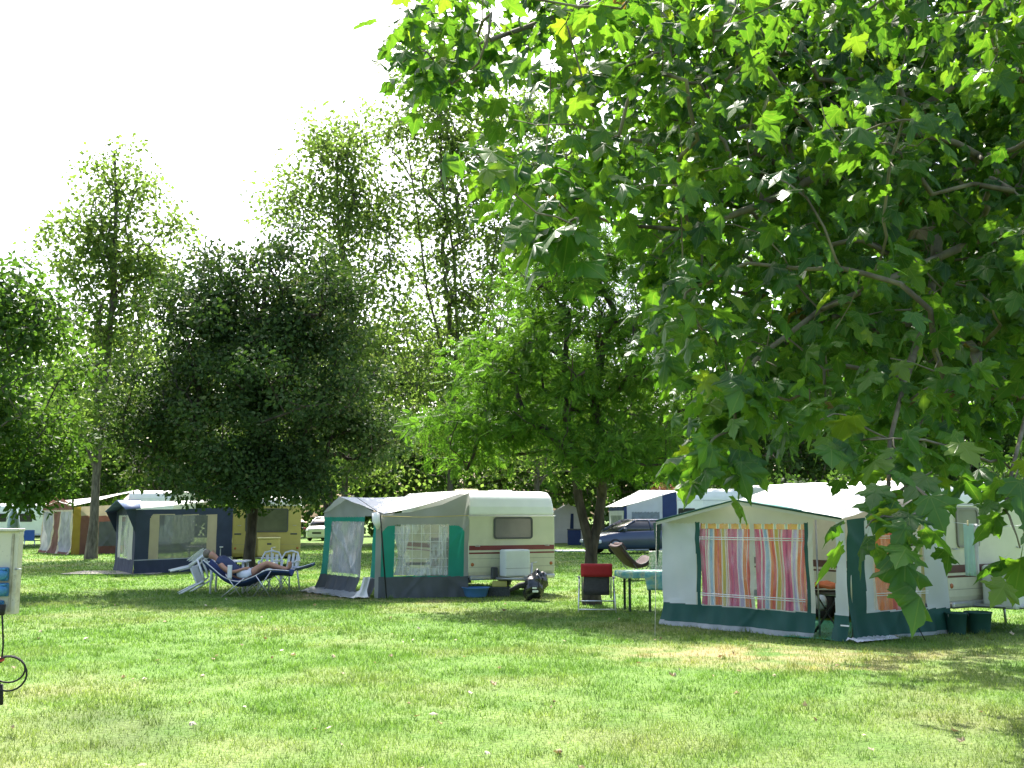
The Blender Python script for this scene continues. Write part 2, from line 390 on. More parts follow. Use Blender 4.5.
# simple oval leaf (two folded triangles pairs), pinnate spray, plane leaf
OVAL_V = np.array([[0, 0, 0], [.30, .35, -.08], [.22, .75, -.12], [0, 1.05, -.22], [-.22, .75, -.12], [-.30, .35, -.08], [0, .5, .02]])
OVAL_F = np.array([[0, 1, 6], [1, 2, 6], [2, 3, 6], [3, 4, 6], [4, 5, 6], [5, 0, 6]])
CARD_V = np.array([[0, 0, 0], [.34, .45, -.1], [0, 1, -.15], [-.34, .45, -.1]]); CARD_F = np.array([[0, 1, 2], [0, 2, 3]])
def pinnate():
    V, Fc = [], []
    for i in range(7):
        y = .15 + i * .13; l = .34 * (1 - .35 * abs(i - 3) / 3)
        for s in (-1, 1):
            b = len(V); z = -.05 * i * .5
            V += [(0, y, z), (s * l * .5, y + .10, z - .02), (s * l, y + .06, z - .09), (s * l * .5, y - .03, z - .03)]
            Fc += [(b, b + 1, b + 2), (b, b + 2, b + 3)]
    b = len(V); V += [(-.05, 1.0, -.2), (.05, 1.0, -.2), (0, 1.25, -.28)]; Fc += [(b, b + 1, b + 2)]
    return np.array(V), np.array(Fc)
PIN_V, PIN_F = pinnate()
def plane_leaf():
    h = [(0, 0), (.10, -.07), (.24, -.11), (.30, -.04), (.46, -.03), (.38, .10), (.44, .18), (.58, .26), (.70, .44), (.52, .42), (.44, .50), (.34, .46), (.24, .50), (.30, .62), (.24, .70), (.20, .84), (.10, .90), (0, 1.12)]
    out = h + [(-x, y) for x, y in h[-2:0:-1]]
    V = [(x, y, -.20 * abs(x) - .22 * max(0, y - .2) ** 2 + .05 * sin(9 * x + 5 * y)) for x, y in out] + [(0, .34, .03)]
    n = len(out); Fc = [(i, (i + 1) % n, n) for i in range(n)]
    # petiole
    b = len(V); V += [(-.012, .02, 0), (.012, .02, 0), (0, -.45, .08)]; Fc += [(b, b + 1, b + 2)]
    return np.array(V), np.array(Fc)
PL_V, PL_F = plane_leaf()
LEAFT = {'oval': (OVAL_V, OVAL_F), 'card': (CARD_V, CARD_F), 'pin': (PIN_V, PIN_F), 'plane': (PL_V, PL_F)}

def branches(nodes_parent, pts, trunk_chain, weights, r_tip, r_base_scale=1.0):
    pass

class Skel:
    def __init__(s, pts):
        s.p = [np.array(p, float) for p in pts]; s.par = [-1] + list(range(len(pts) - 1)); s.leafw = [0.0] * len(pts)
        s.trunk_n = len(pts); s.seg = .6
    def attach(s, c, rng, lift=.12, up=.6):
        arr = np.array(s.p); d = arr - c; dist = np.linalg.norm(d, axis=1)
        pen = dist + up * np.maximum(0, arr[:, 2] - c[2] + .25 * np.hypot(d[:, 0], d[:, 1])) * 1.5
        pen[0] += 99
        i = int(np.argmin(pen)); a = s.p[i]; L = np.linalg.norm(c - a)
        k = max(2, int(L / s.seg)); prev = i
        for j in range(1, k + 1):
            t = j / k
            q = a + (c - a) * t + np.array([0, 0, lift * L * 4 * t * (1 - t) * .5]) + (rng.normal(0, .10 * L / k, 3) if j < k else 0)
            s.p.append(q); s.par.append(prev); s.leafw.append(0.0); prev = len(s.p) - 1
        s.leafw[prev] += 1
    def mesh(s, rtip, rbase, flare=1.4, sides=6):
        n = len(s.p); w = np.array(s.leafw)
        for i in range(n - 1, 0, -1):
            if s.par[i] >= 0: w[s.par[i]] += w[i]
        w = np.maximum(w, 1)
        r = np.minimum(rtip * w ** .5, min(.045, rbase * .62) if rtip < .005 else rbase * .62)
        for i in range(s.trunk_n): r[i] = max(rbase * (1 - .72 * i / max(1, s.trunk_n - 1)), rtip) if s.trunk_n > 3 else rbase * (1 - .1 * i)
        kids = [[] for _ in range(n)]
        for i in range(1, n): kids[s.par[i]].append(i)
        mb = MB()
        done = [(0, [0])]; stack = [[0]]
        while stack:
            ch = stack.pop(); i = ch[-1]
            while kids[i]:
                ks = sorted(kids[i], key=lambda q: -w[q])
                for q in ks[1:]: stack.append([i, q])
                i = ks[0]; ch.append(i)
            if len(ch) > 1:
                rr = [r[q] for q in ch]
                if ch[0] != 0: rr[0] = min(rr[0], rr[1] * 1.2)
                else: rr[0] *= flare
                mb.tube([s.p[q] for q in ch], rr, sides if rr[0] > .03 else 4, caps=False)
        return mb

def tree(name, label, loc, ells, trunk, n_cl, n_lf, cl_r, leaf, lsize, bark, lmat, seed, rtip=.012, rbase=.18, group=None, shell=.55, up=.5, flat=.75, droop=.3, forks=None, cat='tree', extra=None):
    """ells: list of (cx,cy,cz,rx,ry,rz,weight) in local coords; trunk: list of points"""
    rng = np.random.default_rng(seed)
    t = thing(name, label, cat, loc, 0, group)
    sk = Skel(trunk)
    if forks:
        for f in forks:
            prev = f[0]
            for q in f[1:]:
                sk.p.append(np.array(q, float)); sk.par.append(prev); sk.leafw.append(0); prev = len(sk.p) - 1
    ws = np.array([e[6] for e in ells], float); ws /= ws.sum()
    C = []
    while len(C) < n_cl:
        e = ells[rng.choice(len(ells), p=ws)]
        v = rng.normal(size=3); v /= np.linalg.norm(v); r = shell + (1 - shell) * rng.random() if rng.random() < .75 else rng.random() * shell
        q = np.array(e[:3]) + v * r * np.array(e[3:6])
        C.append(q)
    if extra: C += [np.array(q, float) for q in extra]
    C = sorted(C, key=lambda q: hypot(q[0], q[1]) + .3 * q[2])
    for q in C: sk.attach(q, rng)
    sk.mesh(rtip, rbase).build('trunk', bark, t)
    C = np.array(C); nC = len(C)
    cr = cl_r * rng.uniform(.6, 1.35, nC); per = (n_lf * rng.uniform(.5, 1.5, nC) * (cr / cl_r) ** 2).astype(int) + 2
    idx = np.repeat(np.arange(nC), per); n = len(idx)
    off = rng.normal(size=(n, 3)); off /= np.linalg.norm(off, axis=1, keepdims=True); off *= (rng.random(n) ** .45)[:, None]
    off[:, 2] *= flat
    pos = C[idx] + off * cr[idx][:, None]
    dirs = off + rng.normal(0, .6, (n, 3)); dirs[:, 2] -= droop
    nrm = rng.normal(0, .75, (n, 3)); nrm[:, 2] += up
    size = lsize * rng.uniform(.65, 1.3, n)
    tint = np.clip(.5 + rng.normal(0, .18, n) + rng.normal(0, .14, nC)[idx], 0, 1)
    tv, tf = LEAFT[leaf]
    V, Fc, T = scatter(tv, tf, pos, dirs, nrm, size, tint)
    link('crown', np_mesh('crown', V, Fc, False, T), lmat, t)
    return t

BARK_GREY = bark_mat('bark_grey', (.06, .052, .04), (.16, .14, .11))
BARK_DARK = bark_mat('bark_dark', (.035, .028, .022), (.09, .075, .06))
BARK_PLANE = bark_mat('bark_plane', (.07, .06, .04), (.22, .20, .14), 5)
LM_DARK = leaf_mat('leaf_lime', [(0, (.028, .055, .016)), (.55, (.052, .10, .028)), (.8, (.10, .155, .05)), (1, (.19, .22, .10))], .3, .6, .15)
LM_ACACIA = leaf_mat('leaf_acacia', [(0, (.055, .13, .018)), (.6, (.10, .21, .032)), (1, (.15, .25, .045))], .6)
LM_POPLAR = leaf_mat('leaf_tall', [(0, (.085, .145, .038)), (.6, (.135, .205, .062)), (1, (.19, .25, .095))], .68, tcol=(1.3, 1.35, .7))
LM_LEFT = leaf_mat('leaf_edge_tree', [(0, (.045, .10, .02)), (.6, (.085, .165, .034)), (1, (.14, .215, .055))], .56)
LM_WOOD = leaf_mat('leaf_wood', [(0, (.035, .07, .02)), (.6, (.065, .12, .034)), (1, (.12, .18, .06))], .5)
LM_RED = leaf_mat('leaf_red_bush', [(0, (.09, .04, .03)), (.6, (.2, .09, .065)), (1, (.28, .16, .1))], .4)
LM_PLANE = leaf_mat('leaf_plane', [(0, (.028, .088, .02)), (.35, (.05, .135, .028)), (.75, (.08, .18, .034)), (.985, (.14, .22, .035)), (.99, (.13, .12, .04)), (1, (.10, .07, .04))], .56, .42, .45, (1.9, 1.75, .45), veins=True)

# dense dark lime tree by the loungers
d = 26.0; b0 = P(251, 517, d); b0[2] = 0
tree('lime_tree', 'dense dark rounded tree standing behind the white chairs and loungers', b0,
     [(0, 0, 4.8, 3.6, 3.2, 2.5, 3), (-1.1, 0, 6.9, 1.7, 1.6, 1.6, 1.2), (.9, 0, 7.1, 1.9, 1.7, 1.6, 1.4), (-2.6, -.2, 4.0, 1.3, 1.3, 1.5, .8), (2.5, .2, 4.2, 1.4, 1.4, 1.7, .9), (.2, -1.2, 2.8, 2.3, 1.3, .8, .9), (0, 0, 4.6, 2.6, 2.3, 2.0, 1.5), (.9, -.3, 2.5, 1.5, 1.2, .6, .6)],
     [(0, 0, 0), (-.02, .02, .7), (.03, 0, 1.5), (.08, 0, 2.4), (.05, 0, 3.6), (0, .1, 5), (.1, 0, 6.4), (.2, 0, 7.6)],
     640, 120, .50, 'card', .115, BARK_DARK, LM_DARK, 11, rbase=.17, up=.5,
     extra=[(-1.35, 0, 8.5), (-1.2, .1, 8.1), (.85, 0, 9.2), (.8, .1, 8.8), (.8, .1, 8.4), (1.7, 0, 8.6), (1.75, 0, 8.1), (-.1, 0, 8.4), (-2.1, 0, 7.8), (2.4, 0, 7.7), (-.7, 0, 8.4), (.3, 0, 8.7)])
# honey locust / acacia in the middle
d = 20.5; b0 = P(591, 517, d); b0[2] = 0
s_ = d / F_PX
tree('acacia_tree', 'bright green feathery tree with forked trunk behind the red chair', b0,
     [(-.25, 0, 4.5, 2.35, 2.2, 1.7, 3), (-.1, 0, 6.6, 1.7, 1.5, 1.4, 1.7), (-2.2, 0, 3.35, 1.3, 1.2, .75, .9), (1.4, .2, 3.7, 1.2, 1.3, 1.2, 1.1), (1.1, 0, 5.2, 1.1, 1.1, 1.0, .8), (.4, -1.0, 2.9, 1.6, 1.2, .6, .7), (-1.6, 0, 4.6, 1.1, 1.2, 1.0, .8)],
     [(0, 0, 0), (-.02, 0, .6), (0, 0, 1.05)],
     360, 34, .46, 'pin', .20, BARK_DARK, LM_ACACIA, 12, rbase=.165, rtip=.01, up=.7, flat=.6,
     forks=[(2, (-.12, 0, 1.5), (-.25, 0, 2.1), (-.3, .05, 2.9), (-.5, 0, 3.8), (-.5, 0, 4.8), (-.4, 0, 5.8)),
            (2, (.12, .05, 1.5), (.22, .05, 2.1), (.24, .05, 3.0), (.1, .1, 4.0), (.25, 0, 5.0), (.5, 0, 5.9))])
# slender tall tree on the left
d = 42.5; b0 = P(93, 517, d); b0[2] = 0
tree('slender_tree', 'tall slender airy tree whose bare trunk stands before the brown awning', b0,
     [(.1, 0, 15.6, 2.0, 1.7, 2.2, 1.4), (-.7, 0, 12.8, 2.3, 2.0, 2.0, 1.7), (1.5, 0, 12.0, 1.8, 1.6, 2.0, 1.3), (.1, 0, 9.3, 2.7, 2.4, 2.4, 2), (2.9, 0, 13.9, .7, .5, .8, .25), (0, 0, 5.9, 2.9, 2.4, 2.0, 1.4)],
     [(0, 0, 0), (.05, 0, 1.5), (.05, 0, 3.5), (.2, 0, 6), (.3, 0, 9), (.35, 0, 12), (.3, 0, 15), (.1, 0, 17.3)],
     520, 24, .72, 'card', .215, BARK_GREY, LM_POPLAR, 13, rbase=.20, rtip=.009, up=.15, shell=.55)
# tree at the left edge (trunk outside the frame)
tree('edge_tree', 'broad leafy tree at the left edge of the photo, trunk out of frame', (-13.4, 23.5, 0),
     [(.3, 0, 4.6, 3.3, 3.0, 2.6, 3), (1.6, 0, 3.2, 2.1, 2.0, 1.2, 1), (1.4, -.4, 6.4, 1.8, 1.6, 1.2, 1), (2.2, 0, 2.45, 1.5, 1.3, .45, .7)],
     [(0, 0, 0), (.05, 0, 1.2), (.1, 0, 2.4), (0, 0, 4), (.1, 0, 5.8)],
     290, 80, .55, 'oval', .14, BARK_GREY, LM_LEFT, 14, rbase=.2, up=.45)
# very tall airy trees behind
d = 50.0
for i, (px, H, w_, seed) in enumerate([(342, 23.0, 3.7, 21), (448, 28.5, 4.3, 22), (535, 27.0, 5.0, 23)]):
    b0 = P(px, 517, d + 2 * i); b0[2] = 0
    tree('tall_plane_tree', ['tall airy tree with pale open crown rising behind the dark lime tree', 'tallest airy tree behind the turquoise awning, bare limbs showing against sky', 'tall airy tree behind the feathery acacia, mostly hidden by near leaves'][i], b0,
         [(-.5, 0, H * .86, w_ * .74, w_ * .7, H * .13, 1.7), (.3, 0, H * .74, w_ * .9, w_ * .8, H * .12, 1.6), (-.5, 0, H * .60, w_ * 1.15, w_, H * .12, 1.9), (.5, 0, H * .45, w_ * 1.35, w_ * 1.1, H * .12, 2), (-.4, 0, H * .30, w_ * 1.35, w_ * 1.1, H * .12, 1.8), (-w_ * .8, 0, H * .76, w_ * .5, w_ * .5, H * .07, .5), (0, 0, H * .18, w_ * 1.2, w_, H * .06, .8)],
         [(0, 0, 0), (.1, 0, H * .12), (.2, 0, H * .27)],
         900, 19, .80, 'card', .245, BARK_GREY, LM_POPLAR, seed, rbase=.18, rtip=.0085, up=.15, shell=.5, forks=[(2, (-.3, 0, H * .35), (-1.2, .2, H * .47), (-1.7, .2, H * .60), (-2.3, 0, H * .74)), (2, (.4, .1, H * .38), (.2, .2, H * .53), (-.5, .3, H * .68), (-.7, .2, H * .86)), (2, (.9, -.2, H * .33), (1.9, -.3, H * .42), (2.4, -.3, H * .56), (1.9, -.2, H * .7))], group='tall airy trees behind the caravans')
# trees further back: one label each
BG = [(-20, 60, 15, 4.6, 'wide bright tree far back behind the white caravan', LM_LEFT), (62, 66, 15, 4.8, 'yellow green tree far behind the brown awning', LM_LEFT),
      (160, 62, 15, 5, 'grey green tree far behind the blue awning', LM_WOOD), (255, 70, 17, 5.4, 'dark tree directly behind the lime tree', LM_WOOD),
      (330, 64, 16, 5, 'dark tree far back above the white van', LM_WOOD), (405, 68, 17, 5.4, 'dark bushy tree far behind the turquoise awning', LM_WOOD),
      (500, 72, 17, 5.4, 'dark tree behind the striped caravan roof', LM_WOOD), (600, 66, 14, 5, 'dense tree behind the dark blue car', LM_WOOD),
      (690, 70, 14, 5, 'dense tree behind the caravan with blue annexe', LM_WOOD), (790, 60, 15, 5.2, 'dark tree seen above the striped curtain awning', LM_WOOD),
      (880, 64, 14, 5, 'dark tree seen above the bright awning roof', LM_WOOD), (975, 60, 13, 4.8, 'dark tree seen above the caravan with the towel', LM_WOOD), (1075, 62, 13, 5, 'dark tree at the right end of the back row', LM_WOOD)]
for i, (px, d, H, w_, lab, lm) in enumerate(BG):
    b0 = P(px, 517, d); b0[2] = 0
    tree('broadleaf_tree', lab, b0, [(0, 0, H * .62, w_ * .9, w_ * .85, H * .30, 2.2), (-w_ * .4, 0, H * .36, w_ * .7, w_ * .7, H * .2, 1), (w_ * .4, 0, H * .34, w_ * .7, w_ * .7, H * .2, 1)],
         [(0, 0, 0), (.1, 0, H * .1), (0, 0, H * .25), (.2, 0, H * .45), (0, 0, H * .7)],
         230, 62, .95, 'card', .30, BARK_GREY, lm, 40 + i, rbase=.25, rtip=.02, group='broadleaf trees in the back row')
# leafy shrubs behind the caravans
for i, (px, d, H, w_, lab, lm) in enumerate([(667, 56, 3.6, 1.1, 'reddish brown shrub behind the blue and white annexe', LM_RED), (742, 60, 4.4, 1.6, 'dark green shrub behind the green awning roof', LM_WOOD),
      (835, 30, 3.6, 1.8, 'grey green shrub behind the bright awning roof', LM_WOOD), (905, 27, 3.1, 1.3, 'yellow green shrub poking above the bright awning roof', LM_LEFT), (1010, 30, 4, 1.8, 'dark shrub behind the caravan with the towel', LM_WOOD)]):
    b0 = P(px, 517, d); b0[2] = 0
    tree('shrub', lab, b0, [(0, 0, H * .55, w_, w_, H * .42, 1)], [(0, 0, 0), (0, 0, H * .2), (.05, 0, H * .5)], 60, 70, .38, 'card', .13, BARK_GREY, lm, 70 + i, rbase=.06, cat='shrub')
# far wood: one mass
def far_wood():
    rng = np.random.default_rng(90); n = 46000
    x = rng.uniform(-75, 75, n); top = 8 + 2.2 * np.sin(x * .25) + 1.5 * np.sin(x * .61 + 1) + rng.normal(0, .5, n)
    z = top * rng.random(n) ** .8; y = 92 + rng.normal(0, 2.0, n) + 2 * np.sin(x * .4) - 1.5 * np.sin(z * .9)
    V, Fc, T = scatter(CARD_V, CARD_F, np.stack([x, y, z], 1), rng.normal(size=(n, 3)), rng.normal(0, .7, (n, 3)) + np.array([0, -.2, .4]), rng.uniform(.45, .9, n), rng.random(n))
    tag(link('far_wood', np_mesh('far_wood', V, Fc, False, T), LM_WOOD), 'far green wood closing off the campsite', None, kind='stuff')
far_wood()

# ------------------------------------------------------------------ foreground plane tree
def in_poly(x, y, poly):
    c = False; j = len(poly) - 1
    for i in range(len(poly)):
        xi, yi = poly[i]; xj, yj = poly[j]
        if (yi > y) != (yj > y) and x < (xj - xi) * (y - yi) / (yj - yi) + xi: c = not c
        j = i
    return c
def plane_tree():
    rng = np.random.default_rng(3); base = np.array([7.9, 9.6, 0.])
    t = thing('plane_tree', 'large plane tree with big lobed leaves overhanging from the right', 'tree', tuple(base))
    sk = Skel([(7.9, 9.6, 0), (7.88, 9.58, 1), (7.8, 9.6, 2.2), (7.7, 9.55, 3.4), (7.6, 9.5, 4.4), (7.6, 9.6, 6), (7.4, 9.6, 8), (7.4, 9.5, 10)])
    sk.seg = .25
    def limb(start, pts):
        prev = start
        for q in pts:
            sk.p.append(np.array(q, float)); sk.par.append(prev); sk.leafw.append(0); prev = len(sk.p) - 1
        return prev
    limb(4, [P(1085, -35, 9), P(1030, 15, 8.6), P(985, 55, 8.3), P(950, 88, 8.0), P(890, 130, 7.7), P(830, 170, 7.4), P(760, 205, 7.1), P(690, 230, 6.8), P(620, 225, 6.4), P(560, 205, 6.0)])
    limb(5, [P(1060, -150, 9.5), P(960, -140, 9), P(850, -90, 8.6), P(740, -50, 8.2), P(640, -15, 7.8), P(560, 15, 7.5), P(490, 40, 7.2), P(420, 62, 7.0)])
    a = limb(3, [P(1070, 120, 9.2), P(1010, 150, 8.8), P(950, 172, 8.4), P(938, 215, 8.0), P(936, 265, 7.6), P(925, 320, 7.0), P(905, 380, 6.0), P(890, 440, 5.2), P(888, 500, 4.6)])
    limb(3, [P(1080, 190, 8.6), P(1000, 230, 7.6), P(910, 270, 7.0), P(820, 310, 6.5), P(755, 360, 6.1), P(720, 420, 5.8)])
    limb(4, [P(1050, 60, 10.5), P(900, 120, 10.8), P(780, 180, 10.5), P(700, 240, 10), P(660, 280, 9.5)])
    limb(3, [P(1080, 330, 7), P(1030, 400, 6), P(1012, 470, 5), P(1005, 510, 4.4)])
    limb(6, [(6, 11, 8.5), (5, 12, 9)]); limb(6, [(9, 8, 8.5), (10, 7.5, 9)]); limb(5, [(9.5, 11, 7.5), (11, 12, 8)]); limb(6, [(6, 8, 9), (4.5, 7, 9.5), (3.4, 6.4, 9.6)])
    def shade_ok(q):
        """the lawn in front of the awnings lies in the sun: no foliage where its shadow would fall there"""
        g = q - np.array(SDIR) * (q[2] / SDIR[2])
        if g[1] < 6.6: return True
        px = 512 + F_PX * g[0] / g[1]
        return px > 1035 or (px > 850 + 60 * rng.random() and 10.2 < g[1] < 13.6) or (px > 900 and 8.4 < g[1] < 9.2 and rng.random() < .35)
    S = []   # sprays: (pos, leaves, size)
    main = [(430, -60), (425, 0), (470, 60), (478, 120), (480, 165), (500, 200), (560, 200), (612, 200), (640, 290), (655, 335), (682, 385), (680, 425), (690, 455), (712, 470), (728, 440), (748, 405), (775, 395), (805, 455), (850, 458), (900, 468), (955, 462), (985, 420), (1070, 430), (1070, -60)]
    def fill(poly, n, d0, d1, k, sz, keep=None):
        xs = [p[0] for p in poly]; ys = [p[1] for p in poly]; c = 0; guard = 0
        while c < n and guard < 60 * n:
            guard += 1
            x = rng.uniform(min(xs), max(xs)); y = rng.uniform(min(ys), max(ys))
            if not in_poly(x, y, poly) or (keep and rng.random() > keep(x, y)): continue
            q = P(x, y, rng.uniform(d0, d1))
            if not shade_ok(q): continue
            S.append((q, k, sz)); c += 1
    dens = lambda x, y: .40 if x < 560 and y < 160 else (.7 if x < 640 else 1.0)
    fill(main, 300, 5.2, 7.4, 6, .135, dens)
    fill(main, 470, 7.2, 9.4, 9, .135, dens)
    fill([(620, -60), (620, 180), (660, 300), (700, 380), (800, 400), (1070, 400), (1070, -60)], 460, 9.2, 10.3, 11, .135)
    fill([(700, -60), (720, 330), (800, 410), (1070, 410), (1070, -60)], 300, 10, 12, 11, .14)
    fill([(800, -60), (800, 300), (860, 420), (1100, 420), (1100, -60)], 170, 12.5, 16.5, 11, .17)
    fill([(480, 168), (600, 165), (598, 215), (572, 248), (545, 245), (500, 195)], 9, 5.0, 5.8, 6, .175)
    fill([(385, 20), (500, -20), (500, 100), (390, 75)], 20, 6.4, 7.6, 5, .15)
    fill([(692, 400), (735, 380), (760, 385), (728, 432), (704, 468)], 8, 4.9, 5.5, 6, .15)
    for (x, y, dd, k) in [(866, 528, 4.3, 3), (905, 520, 4.3, 5), (935, 505, 4.4, 4), (912, 545, 4.2, 4), (885, 505, 4.5, 4), (1012, 524, 4.3, 3), (1020, 548, 4.3, 3), (1003, 495, 4.5, 4), (1018, 470, 4.5, 4), (990, 462, 4.8, 4), (932, 472, 4.6, 4), (870, 515, 4.4, 3), (870, 440, 4.9, 5), (900, 455, 4.8, 5), (925, 440, 4.9, 5), (820, 420, 5.0, 5), (845, 415, 5.1, 4), (706, 462, 5.0, 4)]:
        S.append((P(x, y, dd), k, .15))
    for _ in range(46):      # outer boughs that dapple the grass beside the far caravan
        g = G(rng.uniform(870, 1060), rng.uniform(645, 690)); S.append((g + np.array(SDIR) * (rng.uniform(5.2, 7.6) / SDIR[2]), 10, .16))
    sprays = sorted(S, key=lambda s: np.linalg.norm(s[0] - np.array([7.6, 9.5, 4.4])))
    V_, F_, T_ = [], [], []; off = 0
    pos, dirs, nrm, size, tint = [], [], [], [], []
    for (c, k, sz) in sprays:
        sk.attach(c, rng, lift=.10, up=.15)
        cl = rng.normal(0, .1)
        for j in range(k + int(rng.integers(-1, 2))):
            a = rng.uniform(0, 2 * pi); rr = rng.uniform(.04, .24 if c[1] > 4.7 else .13)
            q = c + np.array([rr * cos(a), rr * sin(a), rng.normal(-.03, .09)])
            pos.append(q); dirs.append((cos(a) + rng.normal(0, .35), sin(a) + rng.normal(0, .35), -rng.uniform(.25, 1.5)))
            nrm.append((rng.normal(0, .35), rng.normal(0, .35), 1 + rng.normal(0, .2)))
            size.append(sz * rng.uniform(.62, 1.25)); tint.append(np.clip(.45 + cl + rng.normal(0, .2), 0, .965) if rng.random() > .003 else 1)
    n_vis = len(pos)
    V, Fc, T = scatter(PL_V, PL_F, np.array(pos), np.array(dirs), np.array(nrm), np.array(size), np.array(tint), rng.uniform(.3, 3.2, len(pos)))
    # high crown above and beyond the frame
    pos = []
    while len(pos) < 420:
        v = rng.normal(size=3); v /= np.linalg.norm(v); v *= rng.random() ** .4
        q = np.array([7.0, 9.0, 8.0]) + v * np.array([5.4, 4.6, 4.2])
        r_ = q - np.array([0, 0, CAMZ]); dep = r_[1] * cos(TH) + r_[2] * sin(TH); py = 384 - F_PX * (r_[2] * cos(TH) - r_[1] * sin(TH)) / dep; px = 512 + F_PX * r_[0] / dep
        if q[2] < 3.8 or (py > -25 and px < 1040): continue
        if not shade_ok(q): continue
        pos.append(q)
    for q in pos[::4]: sk.attach(q, rng)
    pos = np.repeat(np.array(pos), 8, 0); n = len(pos); o_ = rng.normal(0, .3, (n, 3)); pos = pos + o_
    dd = o_ + rng.normal(0, .1, (n, 3)); dd[:, 2] -= .25; nn = rng.normal(0, .4, (n, 3)); nn[:, 2] += 1
    V2, F2, T2 = scatter(PL_V[:], PL_F, pos, dd, nn, .17 * rng.uniform(.7, 1.3, n), np.clip(rng.normal(.5, .2, n), 0, .96))
    crown = np_mesh('crown', np.concatenate([V, V2]), np.concatenate([Fc, F2 + len(V)]), False, np.concatenate([T, T2]))
    lu = crown.attributes.new('luv', 'FLOAT_VECTOR', 'POINT'); lu.data.foreach_set('vector', np.tile(PL_V * np.array([1, 1, 0]), (len(V) // len(PL_V) + len(V2) // len(PL_V), 1)).astype(np.float32).ravel())
    link('crown', crown, LM_PLANE, t, world=True)
    sk.mesh(.0036, .34, sides=8).build('trunk', BARK_PLANE, t, world=True)
plane_tree()

# ------------------------------------------------------------------ cloth and hard materials
CREAM = M('caravan_cream', (.56, .55, .42), .4, .05, 3, dirt=(.30, .28, .20), dirt_amt=.4)
WHITEP = M('caravan_white', (.80, .80, .78), .35, .04, 3, dirt=(.5, .5, .46), dirt_amt=.2)
YELLOWP = M('caravan_yellow', (.42, .34, .11), .4, .08, 3, dirt=(.25, .19, .06), dirt_amt=.3)
YELLOWL = M('locker_yellow', (.48, .40, .13), .4, .06, 4)
DARKRED = M('stripe_red', (.17, .025, .03), .4, .1, 5)
BROWNS = M('stripe_brown', (.10, .04, .03), .4, .1, 5)
RUBBER = M('rubber', (.02, .02, .02), .8, .15, 8)
STEEL = M('galvanised_steel', (.42, .43, .44), .4, .12, 12, metal=.8)
ALU = M('aluminium_tube', (.62, .63, .65), .32, .06, 10, metal=.85)
DKGREY = M('dark_grey_plastic', (.06, .065, .07), .5, .12, 8)
GLASS = M('tinted_glass', (.035, .035, .035), .08, .1, 2, spec=.6)
GLASS_L = M('pale_window', (.22, .23, .20), .12, .15, 2, spec=.6)
WCLOTH = M('awning_roof_cloth', (.74, .75, .76), .7, .05, 2.5, .15, .22, dirt=(.5, .5, .48), dirt_amt=.2)
GREYCLOTH = M('awning_grey_cloth', (.33, .34, .325), .75, .06, 2.5, .15, .25)
DGREYCL = M('skirt_dark_grey', (.085, .095, .10), .7, .1, 3, .2, .05)
TEAL = M('awning_teal_cloth', (.02, .29, .22), .7, .07, 3, .1, .3)
CREAMCL = M('awning_cream_cloth', (.50, .51, .43), .75, .05, 2.5, .15, .22, dirt=(.45, .45, .38), dirt_amt=.2)
WHITECL = M('awning_white_cloth', (.53, .57, .58), .7, .04, 2.5, .15, .25)
GREENCL = M('awning_green_cloth', (.012, .075, .06), .7, .12, 3, .2, .12)
GREYFLAP = M('mud_flap', (.27, .30, .31), .6, .15, 4, .3, .1)
WHITETRIM = M('white_trim', (.8, .8, .78), .6, .03, 5)
NAVY = M('awning_navy_cloth', (.026, .038, .072), .75, .12, 3, .15, .12)
TAN = M('awning_tan_cloth', (.42, .36, .25), .75, .06, 3, .15, .25)
MESHG = M('window_gauze', (.10, .105, .105), .6, .15, 2, .1, .1)
BROWNCL = M('awning_brown_cloth', (.17, .075, .055), .75, .1, 3, .15, .2)
MUSTARD = M('awning_mustard_cloth', (.33, .22, .03), .75, .1, 3, .1, .2)
GAUZEW = M('pale_gauze', (.5, .5, .5), .7, .12, 3, .2, .3)
LACE = M('lace_curtain', (.68, .70, .68), .8, .08, 5, .2, .35)
CLEAR = pvc('clear_pvc', op=.16, streak=.30)
CLEAR_G = pvc('clear_pvc_dull', (.5, .53, .53), op=.42, streak=.2)
CLEAR_C = pvc('clear_pvc_curtain', (.9, .9, .9), op=.05, rough=.1, wr=.2, streak=.16)
INSIDE = M('dark_furniture', (.10, .09, .075), .7, .2, 4)
def stripes():
    m, nt, out = new_mat('striped_curtain'); L = nt.links.new
    at = N(nt, 'ShaderNodeAttribute'); at.attribute_name = 'band'
    fr = N(nt, 'ShaderNodeMath', operation='FRACT'); L(at.outputs['Fac'], fr.inputs[0])
    pk, wh, bl, og, ol, li, rd = (.62, .13, .25), (.75, .72, .66), (.32, .48, .66), (.74, .25, .08), (.55, .46, .10), (.5, .44, .66), (.66, .14, .10)
    st = [(0, pk), (.12, wh), (.14, pk), (.17, wh), (.20, bl), (.26, wh), (.29, og), (.34, rd), (.38, og), (.41, wh), (.43, ol), (.49, wh), (.51, (.6, .3, .2)), (.54, wh), (.56, pk), (.63, (.45, .07, .2)), (.66, pk), (.73, wh), (.75, li), (.81, wh), (.84, og), (.89, wh), (.91, rd), (.96, og)]
    c = ramp(nt, fr.outputs[0], st, 'CONSTANT')
    b = N(nt, 'ShaderNodeBsdfPrincipled'); L(c, b.inputs['Base Color']); b.inputs['Roughness'].default_value = .85; b.inputs['Specular IOR Level'].default_value = .2
    t = N(nt, 'ShaderNodeBsdfTranslucent'); L(c, t.inputs['Color']); mx = N(nt, 'ShaderNodeMixShader'); mx.inputs[0].default_value = .4
    L(b.outputs[0], mx.inputs[1]); L(t.outputs[0], mx.inputs[2]); L(mx.outputs[0], out.inputs[0]); return m
STRIPE = stripes()

